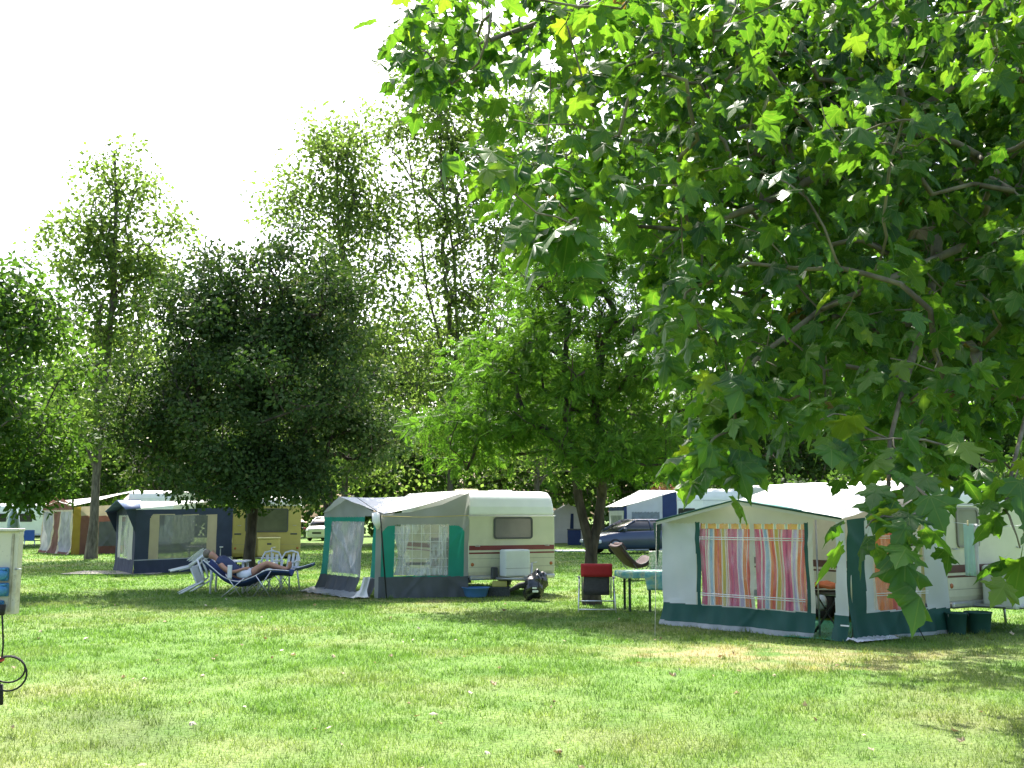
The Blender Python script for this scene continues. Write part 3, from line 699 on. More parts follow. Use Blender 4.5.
# ------------------------------------------------------------------ awning pieces
def wall(root, A, B, top, regions, table, cell=.02, wr=.014, flare=.0, seed=0, zmax=2.4, lean=(0, 0), inward=None):
    """A,B ground points; top = [(u,z)...]; regions(u,z)->int grid, table {int:(part name, material)}; top shifted by lean (x,y)"""
    A = np.array(A, float); B = np.array(B, float); A[2] = B[2] = 0
    Lh = np.linalg.norm(B - A); nu = max(8, int(Lh / cell)); nv = int(max(z for _, z in top) / cell)
    u = np.linspace(0, 1, nu + 1); v = np.linspace(0, 1, nv + 1)
    U, Vv = np.meshgrid(u, v, indexing='ij')
    zt = np.interp(u, [p[0] for p in top], [p[1] for p in top])
    Z = .005 + Vv * (zt[:, None] - .005)
    dirv = (B - A) / Lh; nrm = np.array([dirv[1], -dirv[0], 0])
    if np.dot(nrm, A) > 0: nrm = -nrm        # outward = towards the camera
    rs = np.random.default_rng(seed); ph = rs.uniform(0, 6, 8)
    s = U * Lh
    W = wr * (np.sin(s * 5.1 + ph[0] + 1.4 * np.sin(Z * 2.1 + ph[1])) + .7 * np.sin(s * 11.3 + Z * 4 + ph[2]) + .5 * np.sin(Z * 9 - s * 6 + ph[3]))
    W += 1.6 * wr * np.exp(-((Z - zt[:, None] * .5 + (s - Lh * .4) * .8) / .10) ** 2) + 1.2 * wr * np.exp(-((Z - .9 - (s - Lh * .7) * 1.1) / .07) ** 2)
    W += (.016 * np.sin(s * 7.3 + ph[5] + .8 * np.sin(s * 2.7)) + .010 * np.sin(s * 15.1 + ph[6] - Z * 5)) * np.clip(1 - Z / .42, 0, 1) ** .5 * (wr > .01)
    W += 1.1 * wr * np.sin(s * 24 + ph[4] + 2 * np.sin(Z * 3)) * np.clip(1 - Z / .5, 0, 1)
    W += flare * np.clip(1 - Z / .45, 0, 1) ** 2
    X = A[0] + dirv[0] * s + nrm[0] * W + lean[0] * Z; Y = A[1] + dirv[1] * s + nrm[1] * W + lean[1] * Z
    Pt = np.stack([X, Y, Z], -1).reshape(-1, 3)
    idx = np.arange((nu + 1) * (nv + 1)).reshape(nu + 1, nv + 1)
    Q = np.stack([idx[:-1, :-1], idx[1:, :-1], idx[1:, 1:], idx[:-1, 1:]], -1).reshape(-1, 4)
    Uc = (U[:-1, :-1] + U[1:, 1:]) / 2; Zc = (Z[:-1, :-1] + Z[1:, 1:]) / 2
    R = regions(Uc, Zc).reshape(-1); res = {}
    for k, (nm, mt) in table.items():
        q = Q[R == k]
        if len(q) == 0: continue
        used, inv = np.unique(q, return_inverse=True)
        me = np_mesh(nm, Pt[used], inv.reshape(-1, 4), True)
        res[k] = link(nm, me, mt, root, True)
    return res
def curtain(root, A, B, z0, z1, mat, pleat=.03, freq=9, u0=0, u1=1, inset=.06, bands=2.0, parent=None, seed=0, gather=0, boff=.02):
    A = np.array(A, float); B = np.array(B, float); A[2] = B[2] = 0; d = (B - A); Lh = np.linalg.norm(d); dirv = d / Lh
    nrm = np.array([dirv[1], -dirv[0], 0]); nrm = -nrm if np.dot(nrm, A) < 0 else nrm   # inward
    nu, nv = 160, 14; u = np.linspace(u0, u1, nu + 1); z = np.linspace(z0, z1, nv + 1); U, Z = np.meshgrid(u, z, indexing='ij')
    s = U * Lh; t_ = (Z - z0) / (z1 - z0)
    rs = np.random.default_rng(seed); ph = rs.uniform(0, 6, 4)
    W = inset + pleat * (.6 + .4 * (1 - t_)) * np.sin(s * 2 * pi * freq / 1.0 + ph[0] + .6 * np.sin(s * 3 + ph[1])) + .01 * np.sin(Z * 6 + s * 4)
    sg = s + gather * (1 - t_) * np.sin(pi * t_) * (.5 - (U - u0) / (u1 - u0)) + .012 * np.sin(Z * 5 + s * 9 + ph[2])
    Pt = np.stack([A[0] + dirv[0] * sg + nrm[0] * W, A[1] + dirv[1] * sg + nrm[1] * W, Z], -1).reshape(-1, 3)
    idx = np.arange((nu + 1) * (nv + 1)).reshape(nu + 1, nv + 1)
    Q = np.stack([idx[:-1, :-1], idx[1:, :-1], idx[1:, 1:], idx[:-1, 1:]], -1).reshape(-1, 4)
    me = np_mesh('curtain', Pt, Q, True)
    a = me.attributes.new('band', 'FLOAT', 'POINT'); a.data.foreach_set('value', ((U - u0) / (u1 - u0) * bands + boff).astype(np.float32).ravel())
    return link('curtain', me, mat, root, True)
def roof(root, front, rail, mat, name='roof', sag=.04, n=60, nv=16, wr=.006, seed=0):
    """front / rail : polylines [(u, point)]"""
    fu = np.array([p[0] for p in front]); fp = np.array([p[1] for p in front], float)
    ru = np.array([p[0] for p in rail]); rp = np.array([p[1] for p in rail], float)
    u = np.unique(np.concatenate([np.linspace(0, 1, n + 1), fu])); v = np.linspace(0, 1, nv + 1)
    Fp = np.stack([np.interp(u, fu, fp[:, i]) for i in range(3)], 1); Rp = np.stack([np.interp(u, ru, rp[:, i]) for i in range(3)], 1)
    Pt = Fp[:, None] * (1 - v)[None, :, None] + Rp[:, None] * v[None, :, None]
    rs = np.random.default_rng(seed); ph = rs.uniform(0, 6, 3)
    Pt[:, :, 2] -= sag * (4 * v * (1 - v))[None] * (1 - .3 * np.cos(u * 6))[:, None]
    Pt[:, :, 2] += wr * np.sin(u * 30 + ph[0])[:, None] * np.sin(v * 7 + ph[1])[None]
    nu = len(u) - 1; idx = np.arange((nu + 1) * (nv + 1)).reshape(nu + 1, nv + 1)
    Q = np.stack([idx[:-1, :-1], idx[1:, :-1], idx[1:, 1:], idx[:-1, 1:]], -1).reshape(-1, 4)
    return link(name, np_mesh(name, Pt.reshape(-1, 3), Q, True), mat, root, True)
def strip(root, pts, h, mat, name='valance', drop=0):
    mb = MB(); mb.sheet([[(p[0], p[1], p[2] - drop) for p in pts], [(p[0], p[1], p[2] - h - drop) for p in pts]], smooth=False, thick=.004)
    return mb.build(name, mat, root, True)
def lerp(a, b, t): return np.array(a, float) * (1 - t) + np.array(b, float) * t

# ------------------------------------------------------------------ caravans
def rounded_rect(x0, x1, z0, z1, r, n=5):
    pts = []
    for cx, cz, a0 in ((x1 - r, z1 - r, 0), (x0 + r, z1 - r, pi / 2), (x0 + r, z0 + r, pi), (x1 - r, z0 + r, 1.5 * pi)):
        for k in range(n + 1):
            a = a0 + pi / 2 * k / n; pts.append((cx + r * cos(a), cz + r * sin(a)))
    return pts
def front_window(root, x0, x1, z0, z1, pane_mat, frame_mat, y=0.0, fr=.035, r=.07):
    o = rounded_rect(x0, x1, z0, z1, r); i = rounded_rect(x0 + fr, x1 - fr, z0 + fr, z1 - fr, max(.02, r - fr * .5))
    mb = MB(); n = len(o)
    mb.loft([[(p[0], y - .003, p[1]) for p in o], [(p[0], y - .028, p[1]) for p in o], [(p[0], y - .028, p[1]) for p in i], [(p[0], y - .012, p[1]) for p in i]], smooth=False, caps=False)
    w_ = mb.build('window', frame_mat, root)
    MB().poly([(p[0], y - .014, p[1]) for p in i], (0, .009, 0)).build('pane', pane_mat, w_)
    return w_
def caravan(label, loc, rot, W, L, body, top, H=2.28, stripes=(), win=(.75, 1.62, 1.2, 1.68), winmats=None, name='caravan', vents=(), hitch=1.0, zb=.40, zt=1.73, group=None, bumper=True):
    t = thing(name, label, 'caravan', loc, rot, group)
    MB().prism([(.05, zb), (0, zb + .12), (0, zt), (L, zt), (L, zb + .12), (L - .05, zb)], 0, W, .03).build('body', body, t)
    dh = H - zt
    MB().prism([(-.004, zt - .004), (.03, zt + dh * .35), (.13, zt + dh * .75), (.30, zt + dh * .95), (.55, H), (L - .5, H), (L - .2, zt + dh * .9), (L + .004, zt - .004)], -.003, W + .003, .07, seg=4).build('roof', top, t)
    MB().box((-.012, -.014, zt - .016), (W + .012, .0, zt + .004), .004).box((-.014, .0, zt - .016), (-.001, L, zt + .004)).box((W + .001, 0, zt - .016), (W + .014, L, zt + .004)).build('rail', ALU, t)
    for (z0, z1, mt) in stripes:
        mb = MB(); mb.box((.02, -.004, z0), (W - .02, .004, z1)); mb.box((-.004, .03, z0), (.004, L - .03, z1)); mb.box((W - .004, .03, z0), (W + .004, L - .03, z1)); mb.build('stripe', mt, t)
    front_window(t, *win, *(winmats or (GLASS, DKGREY)))
    for z in ((zb + .22, zb + .40) if W < 2.6 else ()):
        MB().box((.03, -.003, z), (W - .03, .003, z + .007)).build('panel_seam', M_SEAM, t)
    for x in (.16, W - .26):
        MB().tube([(x, -.004, zt - .30 - .35), (x, -.035, zt - .31 - .35), (x + .10, -.035, zt - .31 - .35), (x + .10, -.004, zt - .30 - .35)], .008, 6).build('grab_handle', STEEL, t)
    if bumper:
        MB().box((.03, -.07, zb - .05), (W - .03, .04, zb + .05), .03).build('bumper', STEEL, t)
    for x in (.10, W - .10):
        MB().lathe([(.0, -.012), (.035, -.01), (.04, .002)], (x, 0, zb + .28), 14, 'y').build('reflector', M_REFL, t)
    for x in (.02, W - .20):
        wh = MB().lathe([(.0, 0), (.17, .0), (.27, .02), (.29, .08), (.27, .16), (.0, .17)], (x, L * .55, .29), 22, 'x').build('wheel', RUBBER, t)
        MB().lathe([(0, -.012), (.13, -.01), (.16, .005)], (x, L * .55, .29), 18, 'x').build('rim', STEEL, wh)
    MB().box((.08, .2, zb - .12), (.16, L - .4, zb), 0).box((W - .16, .2, zb - .12), (W - .08, L - .4, zb), 0).box((.1, L * .55 - .05, .25), (W - .1, L * .55 + .05, .33)).build('chassis', DKGREY, t)
    for x in (.14, W - .14):
        MB().tube([(x, .35, zb), (x - .04, .30, .0)], .022, 6).build('corner_steady', STEEL, t)
    for (x, y, sx, sy, h, mt) in vents:
        MB().box((x, y, H - .02), (x + sx, y + sy, H + h), .02).build('roof_vent', mt, t)
    if hitch:
        hl = float(hitch); mb = MB(); mb.tube([(W * .5 - .55, .05, zb - .02), (W * .5, -hl, zb - .02)], .035, 6); mb.tube([(W * .5 + .55, .05, zb - .02), (W * .5, -hl, zb - .02)], .035, 6); mb.box((W * .5 - .05, -hl - .22, zb - .05), (W * .5 + .05, -hl + .08, zb + .06), .02)
        hb = mb.build('tow_hitch', STEEL, t)
        MB().tube([(W * .5 + .13, -hl + .05, .10), (W * .5 + .13, -hl + .05, .72)], .024, 8).tube([(W * .5 + .13, -hl + .05, .72), (W * .5 + .26, -hl + .05, .74)], .012, 6).lathe([(0, -.03), (.09, -.03), (.1, 0), (.09, .03), (0, .03)], (W * .5 + .13, -hl + .05, .1), 14, 'x').build('jockey_wheel', STEEL, hb)
    return t
M_SEAM = M('seam_grey', (.22, .22, .18), .6, .1, 8)
M_REFL = M('reflector_orange', (.4, .13, .05), .25, .1, 6)

# ---- centre caravan and turquoise awning
CL = G(468, 597); a_c = radians(26); ec = np.array([cos(a_c), sin(a_c), 0]); nc = np.array([-sin(a_c), cos(a_c), 0])
W_c = 2.12
car_c = caravan('cream caravan with dark red stripes and grey window beside turquoise awning', tuple(CL), a_c, W_c, 4.3, CREAM, WHITEP, stripes=((.985, 1.085, DARKRED), (.905, .94, DARKRED)), win=(.60, 1.55, 1.22, 1.70), winmats=(M('grey_window', (.16, .15, .155), .15, .15, 2), DKGREY),
                vents=((.22, .9, .42, .42, .05, M('vent_cream', (.6, .52, .3), .4)), (1.15, 1.1, .45, .4, .04, WHITEP)), hitch=.72)
lk = MB().box((.70, -.40, .42), (1.30, -.075, 1.0), .04).build('gas_locker', M('locker_white', (.62, .66, .66), .5, .05, 4), car_c)
MB().box((.703, -.404, .60), (1.297, -.399, .606)).build('seam', DKGREY, lk)
MB().box((.52, -.12, .36), (.66, -.02, .62), .02).build('vent_box', DKGREY, car_c)

A1 = G(319, 591); B1 = G(374, 598.5)        # far and near front corners
D1 = CL - ec * .0
rail_z = 2.26
rn = CL + nc * .06; rn = np.array([rn[0], rn[1], rail_z]); rf = CL + nc * 3.1; rf = np.array([rf[0], rf[1], rail_z])
aw1 = thing('awning', 'grey and turquoise caravan awning with clear windows beside the striped caravan', 'awning', tuple((A1 + B1) / 2))
E1 = P(384, 514, B1[1] + .05); E2 = P(323, 512.5, A1[1]); AP = P(339, 496.5, (A1[1] + B1[1]) / 2 + .15)
roof(aw1, [(0, E2), (.5, AP), (1, E1)], [(0, rf), (1, rn)], WCLOTH, sag=.05)
# front wall with gable; opening beside the near corner
zE1, zE2, zA = E1[2] - .02, E2[2] - .02, AP[2] - .03
ua = lambda px: upx(A1, B1, px, 560)
u_d0, u_d1 = ua(360), ua(369)
def reg_front1(U, Z):
    R = np.zeros_like(U, int)
    R[Z < .40] = 1
    R[(Z > .40) & (U > .13) & (U < u_d0 - .05) & (Z < 1.60)] = 2
    R[(Z >= 1.60) & (Z < 1.70) & (U < u_d0)] = 3
    R[(Z > .40) & (U <= .13) & (Z < 1.6)] = 3
    R[(U > u_d0) & (U < u_d1) & (Z < 1.72)] = -1
    R[(U >= u_d1) & (Z < 1.66) & (Z > .42)] = 3
    return R
ln1 = (D1 - B1); ln1 = ln1 / np.linalg.norm(ln1) * .06
wall(aw1, A1, B1, [(0, zE2), (.42, zA), (1, zE1)], reg_front1, {0: ('wall_panel', GREYCLOTH), 1: ('skirt', DGREYCL), 2: ('window', CLEAR_G), 3: ('trim_panel', TEAL)}, flare=.16, seed=1, lean=tuple(ln1[:2]))
curtain(aw1, A1, B1, .45, 1.6, GAUZEW, .02, 7, .14, max(.2, u_d0 - .06), .12)
# side wall
us = lambda px: upx(B1, D1, px, 550)
w0, w1, w2, w3 = us(381), us(394), us(448), us(464)
def reg_side1(U, Z):
    R = np.zeros_like(U, int)
    R[(Z < .44)] = 1
    ztop = 1.52 - .18 * np.clip(np.abs(U - (w0 + w3) / 2) / ((w3 - w0) / 2) - .8, 0, 1) ** 2 * 20
    R[(Z >= .44) & (U > w0) & (U < w3) & (Z < ztop)] = 3
    R[(Z >= .46) & (U > w1) & (U < w2) & (Z < 1.54)] = 2
    R[U < .04] = np.where(Z[U < .04] < .3, 0, 0)
    return R
ws1 = wall(aw1, B1, D1, [(0, zE1), (.35, zE1 + .06), (.7, zE1 + .22), (1, rail_z - .03)], reg_side1, {0: ('wall_panel', GREYCLOTH), 1: ('skirt', DGREYCL), 2: ('window', CLEAR), 3: ('trim_panel', TEAL)}, flare=.05, seed=2, lean=tuple(ln1[:2] * .2))
# grid bars and bunched lace curtain behind the side window
ind = np.cross(np.array([0, 0, 1]), (D1 - B1) / np.linalg.norm(D1 - B1))
if ind[1] < 0: ind = -ind
mb = MB()
for k in range(1, 6):
    p = lerp(B1, D1, w1 + (w2 - w1) * k / 6) - ind * .016; mb.box((-.004, -.003, .47), (.004, .003, 1.53), M=Matrix.Translation(Vector(p)))
for k in range(1, 6):
    z = .47 + 1.06 * k / 6; p, q = lerp(B1, D1, w1), lerp(B1, D1, w2); mb.tube([tuple(p - ind * .018 + [0, 0, z]), tuple(q - ind * .018 + [0, 0, z])], .004, 4)
mb.build('window_bars', WHITETRIM, ws1[2], True)
curtain(aw1, B1, D1, .47, 1.5, LACE, .035, 8, w1, w1 + (w2 - w1) * .30, .10, seed=4, gather=.3)
curtain(aw1, B1, D1, .47, 1.5, LACE, .03, 9, w1 + (w2 - w1) * .86, w2, .10, seed=5, gather=.1)
curtain(aw1, B1, D1, .47, .62, M('white_sill_cloth', (.6, .62, .6), .8), .02, 7, w1 + (w2 - w1) * .3, w1 + (w2 - w1) * .86, .14, seed=6)
# poles, cord, strap, mud flaps
for (q, zt) in ((A1, zE2), (B1, zE1)):
    MB().tube([(q[0] + .06, q[1] + .10, 0), (q[0] + .06 + ln1[0] * zt, q[1] + .1, zt - .02)], .014, 8).build('pole', STEEL, aw1, True)
c0 = lerp(B1, D1, -.02) - ind * .04; c1 = lerp(B1, D1, 1.0) - ind * .05
MB().tube([(c0[0], c0[1], zE1 - .02), tuple(lerp(c0, c1, .5) + [0, 0, zE1 - .045]), (c1[0], c1[1], zE1 - .01)], .007, 6).build('cord', M('yellow_cord', (.6, .45, .12), .7), aw1, True)
s0 = P(352, 497, 22.6); s1 = P(381, 515, 21.4); s2 = G(388, 598) + np.array([0, -.25, .0])
MB().tube([tuple(s0 + [0, 0, .06]), tuple(s1 + [0, -.12, .03])], .006, 5).tube([tuple(s1 + [0, -.12, .03]), tuple(lerp(s1, s2, .5) + [0, -.06, 0]), tuple(s2)], [.014, .02, .010], 6).build('storm_strap', RUBBER, aw1, True)
mb = MB(); rr = random.Random(3)
rows = []
for j in range(5):
    row = []
    for i in range(25):
        q = lerp(A1, B1, -.06 + 1.02 * i / 24); o_ = np.array([-.8, -.6, 0]) * (.02 + .12 * j)
        row.append((q[0] + o_[0], q[1] + o_[1], .10 * (1 - j / 4) ** 2 + .012 + .025 * abs(sin(i * .9 + j)) * (j > 0)))
    rows.append(row)
mb.sheet(rows).build('mud_flap', GREYFLAP, aw1, True)
# loose white door flap trailing on the ground at the near corner
mb = MB(); rows = []
for j in range(9):
    t_ = j / 8; row = []
    for i in range(9):
        s = i / 8 - .5; wdt = .16 + .36 * max(0, t_ - .55) * 2
        q = lerp(A1, B1, u_d1 + .02) ; zz = .42 * (1 - min(1, t_ * 1.25)) + .02 + .03 * abs(sin(7 * s + j)) * (t_ > .5)
        row.append((q[0] + s * wdt - .05 - .12 * t_, q[1] - .10 - .28 * t_ ** 2 + .04 * sin(9 * s), zz))
    rows.append(row)
mb.sheet(rows).build('door_flap', M('flap_white', (.62, .62, .58), .7, .08), aw1, True)
sp = P(377, 516, B1[1] - .05)
mb = MB()
mb.sheet([[(sp[0] - .10, sp[1] - .05, sp[2] + .06), (sp[0], sp[1] - .09, sp[2] + .09), (sp[0] + .10, sp[1] - .05, sp[2] + .05)], [(sp[0] - .09, sp[1] - .08, sp[2] - .12), (sp[0] + .01, sp[1] - .13, sp[2] - .10), (sp[0] + .09, sp[1] - .08, sp[2] - .14)], [(sp[0] + .0, sp[1] - .06, sp[2] - .27), (sp[0] + .03, sp[1] - .09, sp[2] - .28), (sp[0] + .07, sp[1] - .06, sp[2] - .26)]], thick=.012).build('rolled_door', WHITETRIM, aw1, True)
# furniture seen dimly inside
q = lerp(B1, D1, .62) + ind * .9
tb = thing('folding_table', 'dark folding table seen dimly through the window of the turquoise awning', 'table', (q[0], q[1], 0), .2)
MB().box((-.5, -.3, .66), (.5, .3, .70), .01).build('tabletop', INSIDE, tb)
for x in (-.44, .44):
    for y in (-.25, .25): MB().tube([(x, y, 0), (x, y, .66)], .015, 6).build('leg', STEEL, tb)
q = lerp(B1, D1, .78) + ind * .55
cb = thing('cupboard', 'narrow cloth cupboard inside the turquoise awning', 'cupboard', (q[0], q[1], 0), .1)
MB().box((-.3, -.2, .1), (.3, .2, 1.25), .015).build('body', M('cupboard_cloth', (.24, .2, .17), .8, .2), cb)
MB().box((-.28, -.215, .12), (.28, -.202, 1.2), .004).build('door', M('cupboard_front', (.3, .27, .24), .8, .2), cb)
for x in (-.26, .26): MB().tube([(x, 0, 0), (x, 0, .11)], .012, 6).build('leg', STEEL, cb)

# things in front of the centre caravan
q = G(475.5, 598)
bs = thing('basin', 'light blue plastic washing basin on the grass by the turquoise awning', 'basin', (q[0], q[1] + .2, 0))
MB().lathe([(.0, .01), (.20, .0), (.23, .03), (.285, .20), (.31, .205), (.305, .215), (.275, .21), (.22, .04), (0, .03)], (0, 0, 0), 24).build('bowl', M('basin_blue', (.10, .26, .55), .4, .06), bs)
q = G(499, 597)
cr = thing('crate', 'dark mesh crate with yellow lid next to the blue basin', 'crate', (q[0], q[1] + .2, 0))
MB().box((-.24, -.17, 0), (.24, .17, .20), .02).box((-.25, -.18, .17), (.25, .18, .205), .01).build('body', M('crate_dark', (.05, .06, .06), .7, .4, 30), cr)
MB().prism([(-.13, .206), (.13, .206), (.10, .33), (-.10, .33)], -.15, .17, .02).build('lid', M('crate_yellow', (.38, .36, .09), .5), cr)
q = G(533, 596)
bg_ = thing('covered_motor', 'glossy black motor under plastic cover leaning before the caravan locker', 'motor', (q[0] + .02, 21.45, 0))
rr = np.random.default_rng(8)
b_ = bmesh.new(); bmesh.ops.create_icosphere(b_, subdivisions=4, radius=1)
for v in b_.verts:
    c = v.co; f = 1 + .09 * sin(7 * c.x + 3 * c.z) + .07 * sin(9 * c.z + 5 * c.y + 1) + .05 * sin(15 * c.y + 8 * c.x)
    c.x, c.y, c.z = c.x * .23 * f * (1 - .15 * c.z) + .08 * c.z, c.y * .22 * f, .31 + c.z * .30 * f
for f in b_.faces: f.smooth = True
me = bpy.data.meshes.new('cover'); b_.to_mesh(me); b_.free()
link('cover', me, M('black_plastic', (.02, .02, .025), .22, .2, 6, .4, spec=.7), bg_)
MB().tube([(-.12, 0, .32), (-.32, .02, .30), (-.52, .05, .20)], [.08, .06, .04], 10).build('shaft', RUBBER, bg_)
MB().box((-.06, -.235, .18), (.06, -.20, .225), .01).box((-.06, -.235, .25), (.03, -.20, .285), .01).build('badge', WHITETRIM, bg_)

# ---- right caravan and green awning with striped curtains
CR = G(950, 633); a_r = radians(33); er = np.array([cos(a_r), sin(a_r), 0]); nr = np.array([-sin(a_r), cos(a_r), 0])
car_r = caravan('cream caravan with brown stripe behind the green awning and hanging towel', tuple(CR), a_r, 2.1, 4.4, CREAM, WHITEP, H=2.27, stripes=((.87, .985, BROWNS), (.80, .83, BROWNS)), win=(.28, .84, 1.24, 1.84), winmats=(GLASS_L, M('frame_grey', (.20, .19, .17), .5)), zt=1.88,
                vents=((.12, .7, .30, .4, .05, M('vent_tan', (.7, .52, .25), .4)), (.62, .7, .5, .4, .06, WHITEP)))
lk = MB().box((.72, -.62, .34), (1.40, -.08, .98), .05).build('gas_locker', M('locker_offwhite', (.60, .63, .58), .5, .06, 4), car_r)
MB().tube([(.72, -.628, .80), (1.05, -.628, .62), (1.40, -.628, .74)], .006, 5).tube([(.95, -.628, .98), (1.05, -.628, .62), (1.12, -.628, .36)], .006, 5).tube([(.72, -.628, .55), (1.40, -.628, .52)], .005, 5).build('lashing', DKGREY, lk)
A2 = G(663, 624); B2 = G(850, 641.5); D2 = CR + er * .0
aw2 = thing('awning', 'green and cream awning with striped curtains in its front window', 'awning', tuple((A2 + B2) / 2))
fd = (B2 - A2) / np.linalg.norm(B2 - A2); fo = np.array([fd[1], -fd[0], 0]); fo = -fo if fo[1] > 0 else fo
E2b = P(660, 521, A2[1] - .1); E1b = P(845, 518.5, B2[1]); APb = P(741, 500, lerp(A2, B2, upx(A2, B2, 745))[1] - .1)
rz = 2.24; rn2 = CR + nr * .08; rn2 = np.array([rn2[0], rn2[1], rz]); rf2 = P(784, 484, CR[1] + 3.2)
r2n = np.array([rf2[0], rf2[1], rf2[2]])
roof(aw2, [(0, E2b + fo * .10), (.45, APb + fo * .16), (1, E1b + fo * .10)], [(0, r2n), (.12, r2n + (rn2 - r2n) * .1 + [0, 0, .01]), (1, rn2)], WCLOTH, sag=.05, seed=3)
# green piping along the front edge and fabric lip
edge = [E2b + fo * .105, APb + fo * .165, E1b + fo * .105]
MB().tube([tuple(p) for p in edge], .016, 6).build('piping', GREENCL, aw2, True)
strip(aw2, [lerp(edge[0], edge[1], t_ / 6) for t_ in range(6)] + [lerp(edge[1], edge[2], t_ / 6) for t_ in range(7)], .05, CREAMCL, 'valance', .012)
# green gusset at the far eave, green flash beside ridge
mb = MB(); p = APb + fo * .17 + np.array([0, 0, .022]); q1 = lerp(edge[1], edge[2], .55) + np.array([0, 0, .03]); q2 = lerp(APb, rn2, .02) + np.array([0, 0, .03])
mb.sheet([[tuple(p), tuple(p)], [tuple(lerp(edge[1], edge[2], .3) + [0, 0, .016]), tuple(lerp(edge[1], edge[2], .34) - fo * .12 + [0, 0, .03])], [tuple(lerp(edge[1], edge[2], .62) + [0, 0, .016]), tuple(lerp(edge[1], edge[2], .64) - fo * .05 + [0, 0, .02])]], thick=.006)
bmesh.ops.remove_doubles(mb.bm, verts=mb.bm.verts[:], dist=1e-5)
mb.build('green_flash', M('flash_green', (.10, .30, .26), .7), aw2, True)
zE2b, zE1b, zAb = E2b[2] - .02, E1b[2] - .02, APb[2] - .03
ub = lambda px, py=565: upx(A2, B2, px, py)
x1, x2, xm0, xm1, x3, x4, x5, x6 = ub(696), ub(701), ub(750.5), ub(754.5), ub(805), ub(809), ub(814), ub(838)
ZW0, ZW1 = .36, 1.60
def reg_front2(U, Z):
    R = np.zeros_like(U, int)
    R[Z < .345] = 1
    sk = .02 * np.sin(U * 3)
    R[(Z >= .345) & (U > x1 + .004 * (1.6 - Z) * 2) & (U < x2) & (Z < 1.62)] = 3
    R[(Z >= .345) & (U > x3) & (U < x4) & (Z < 1.62)] = 6
    R[(Z >= ZW0) & (U >= x2) & (U <= x3) & (Z < ZW1)] = 2
    R[(Z >= ZW0) & (U >= xm0) & (U <= xm1) & (Z < ZW1)] = 0
    R[(U > x5) & (U < x6 - .03 * (1 - np.clip(Z / 1.3, 0, 1))) & (Z < 1.66)] = -1
    R[(U >= x6 - .03) & (Z > .345) & (R != -1)] = 4
    R[(U < x1) & (Z > .345) & (Z < 1.6)] = 7
    R[Z < .075] = np.where((R[Z < .075] == 1) & (U[Z < .075] < x5), 5, R[Z < .075])
    return R
w2_ = wall(aw2, A2, B2, [(0, zE2b), (.45, zAb), (1, zE1b)], reg_front2, {0: ('wall_panel', CREAMCL), 1: ('skirt', GREENCL), 2: ('window', CLEAR_C), 3: ('trim_strip', GREENCL), 6: ('trim_strip', GREENCL), 4: ('side_panel', WHITECL), 7: ('side_panel', WHITECL), 5: ('mud_flap', GREYFLAP)}, cell=.015, wr=.014, flare=.12, seed=7)
c1_ = curtain(aw2, A2, B2, .28, 1.61, STRIPE, .018, 11, x2 - .012, xm0 + .008, .05, 1.0, seed=3)
c2_ = curtain(aw2, A2, B2, .28, 1.61, STRIPE, .018, 11, xm1 - .008, x3 + .012, .05, 1.0, seed=9, gather=.15)
mo, ntm, outm = new_mat('curtain_heading'); atn = N(ntm, 'ShaderNodeAttribute'); atn.attribute_name = 'band'
frn = N(ntm, 'ShaderNodeMath', operation='FRACT'); ntm.links.new(atn.outputs['Fac'], frn.inputs[0])
cc = ramp(ntm, frn.outputs[0], [(0, (.7, .38, .05)), (.45, (.75, .7, .5)), (.55, (.25, .45, .4)), (.65, (.75, .7, .5)), (.72, (.72, .33, .06))], 'CONSTANT'); bb = N(ntm, 'ShaderNodeBsdfPrincipled'); ntm.links.new(cc, bb.inputs['Base Color']); bb.inputs['Roughness'].default_value = .85; ntm.links.new(bb.outputs[0], outm.inputs[0])
h = curtain(aw2, A2, B2, 1.52, 1.60, mo, .004, 5, x2, x3, .02, 9.0, seed=1)
# white bars of the window
for z in (.50, .53, 1.36, 1.39):
    p, q = lerp(A2, B2, x2) + fo * .03, lerp(A2, B2, x3) + fo * .03
    MB().tube([(p[0], p[1], z), (q[0], q[1], z)], .0065, 4).build('window_bar', WHITETRIM, w2_[2], True)
# side wall
ur = lambda px: upx(B2, D2, px, 580)
s0_, s1_, s2_, s3_ = ur(868), ur(874), ur(926), ur(932)
def reg_side2(U, Z):
    R = np.zeros_like(U, int)
    R[Z < .37] = 1
    R[(U < s0_ - .03 * (1 - Z / 1.7)) & (Z >= .0)] = 3
    R[(Z > .39) & (U > s1_) & (U < s2_) & (Z < 1.6)] = 2
    R[Z < .05] = np.where(R[Z < .05] == 1, 5, R[Z < .05])
    return R
wsr = wall(aw2, B2, D2, [(0, zE1b), (.3, zE1b + .05), (.7, zE1b + .25), (1, rz - .03)], reg_side2, {0: ('wall_panel', WHITECL), 1: ('skirt', GREENCL), 2: ('window', CLEAR_C), 3: ('corner_strip', GREENCL), 5: ('mud_flap', GREYFLAP)}, cell=.018, flare=.06, seed=8)
curtain(aw2, B2, D2, .33, 1.61, STRIPE, .02, 10, s1_ - .01, s2_ + .01, .06, .17, seed=12, boff=.275)
ind2 = np.cross(np.array([0, 0, 1]), (D2 - B2) / np.linalg.norm(D2 - B2)); ind2 = ind2 if ind2[1] > 0 else -ind2
for z in (.60, .63, 1.4, 1.43):
    p, q = lerp(B2, D2, s1_) - ind2 * .03, lerp(B2, D2, s2_) - ind2 * .03; MB().tube([(p[0], p[1], z), (q[0], q[1], z)], .0055, 4).build('window_bar', WHITETRIM, wsr[2], True)
p = lerp(B2, D2, ur(880)) - ind2 * .05; q = lerp(B2, D2, ur(893)) - ind2 * .5
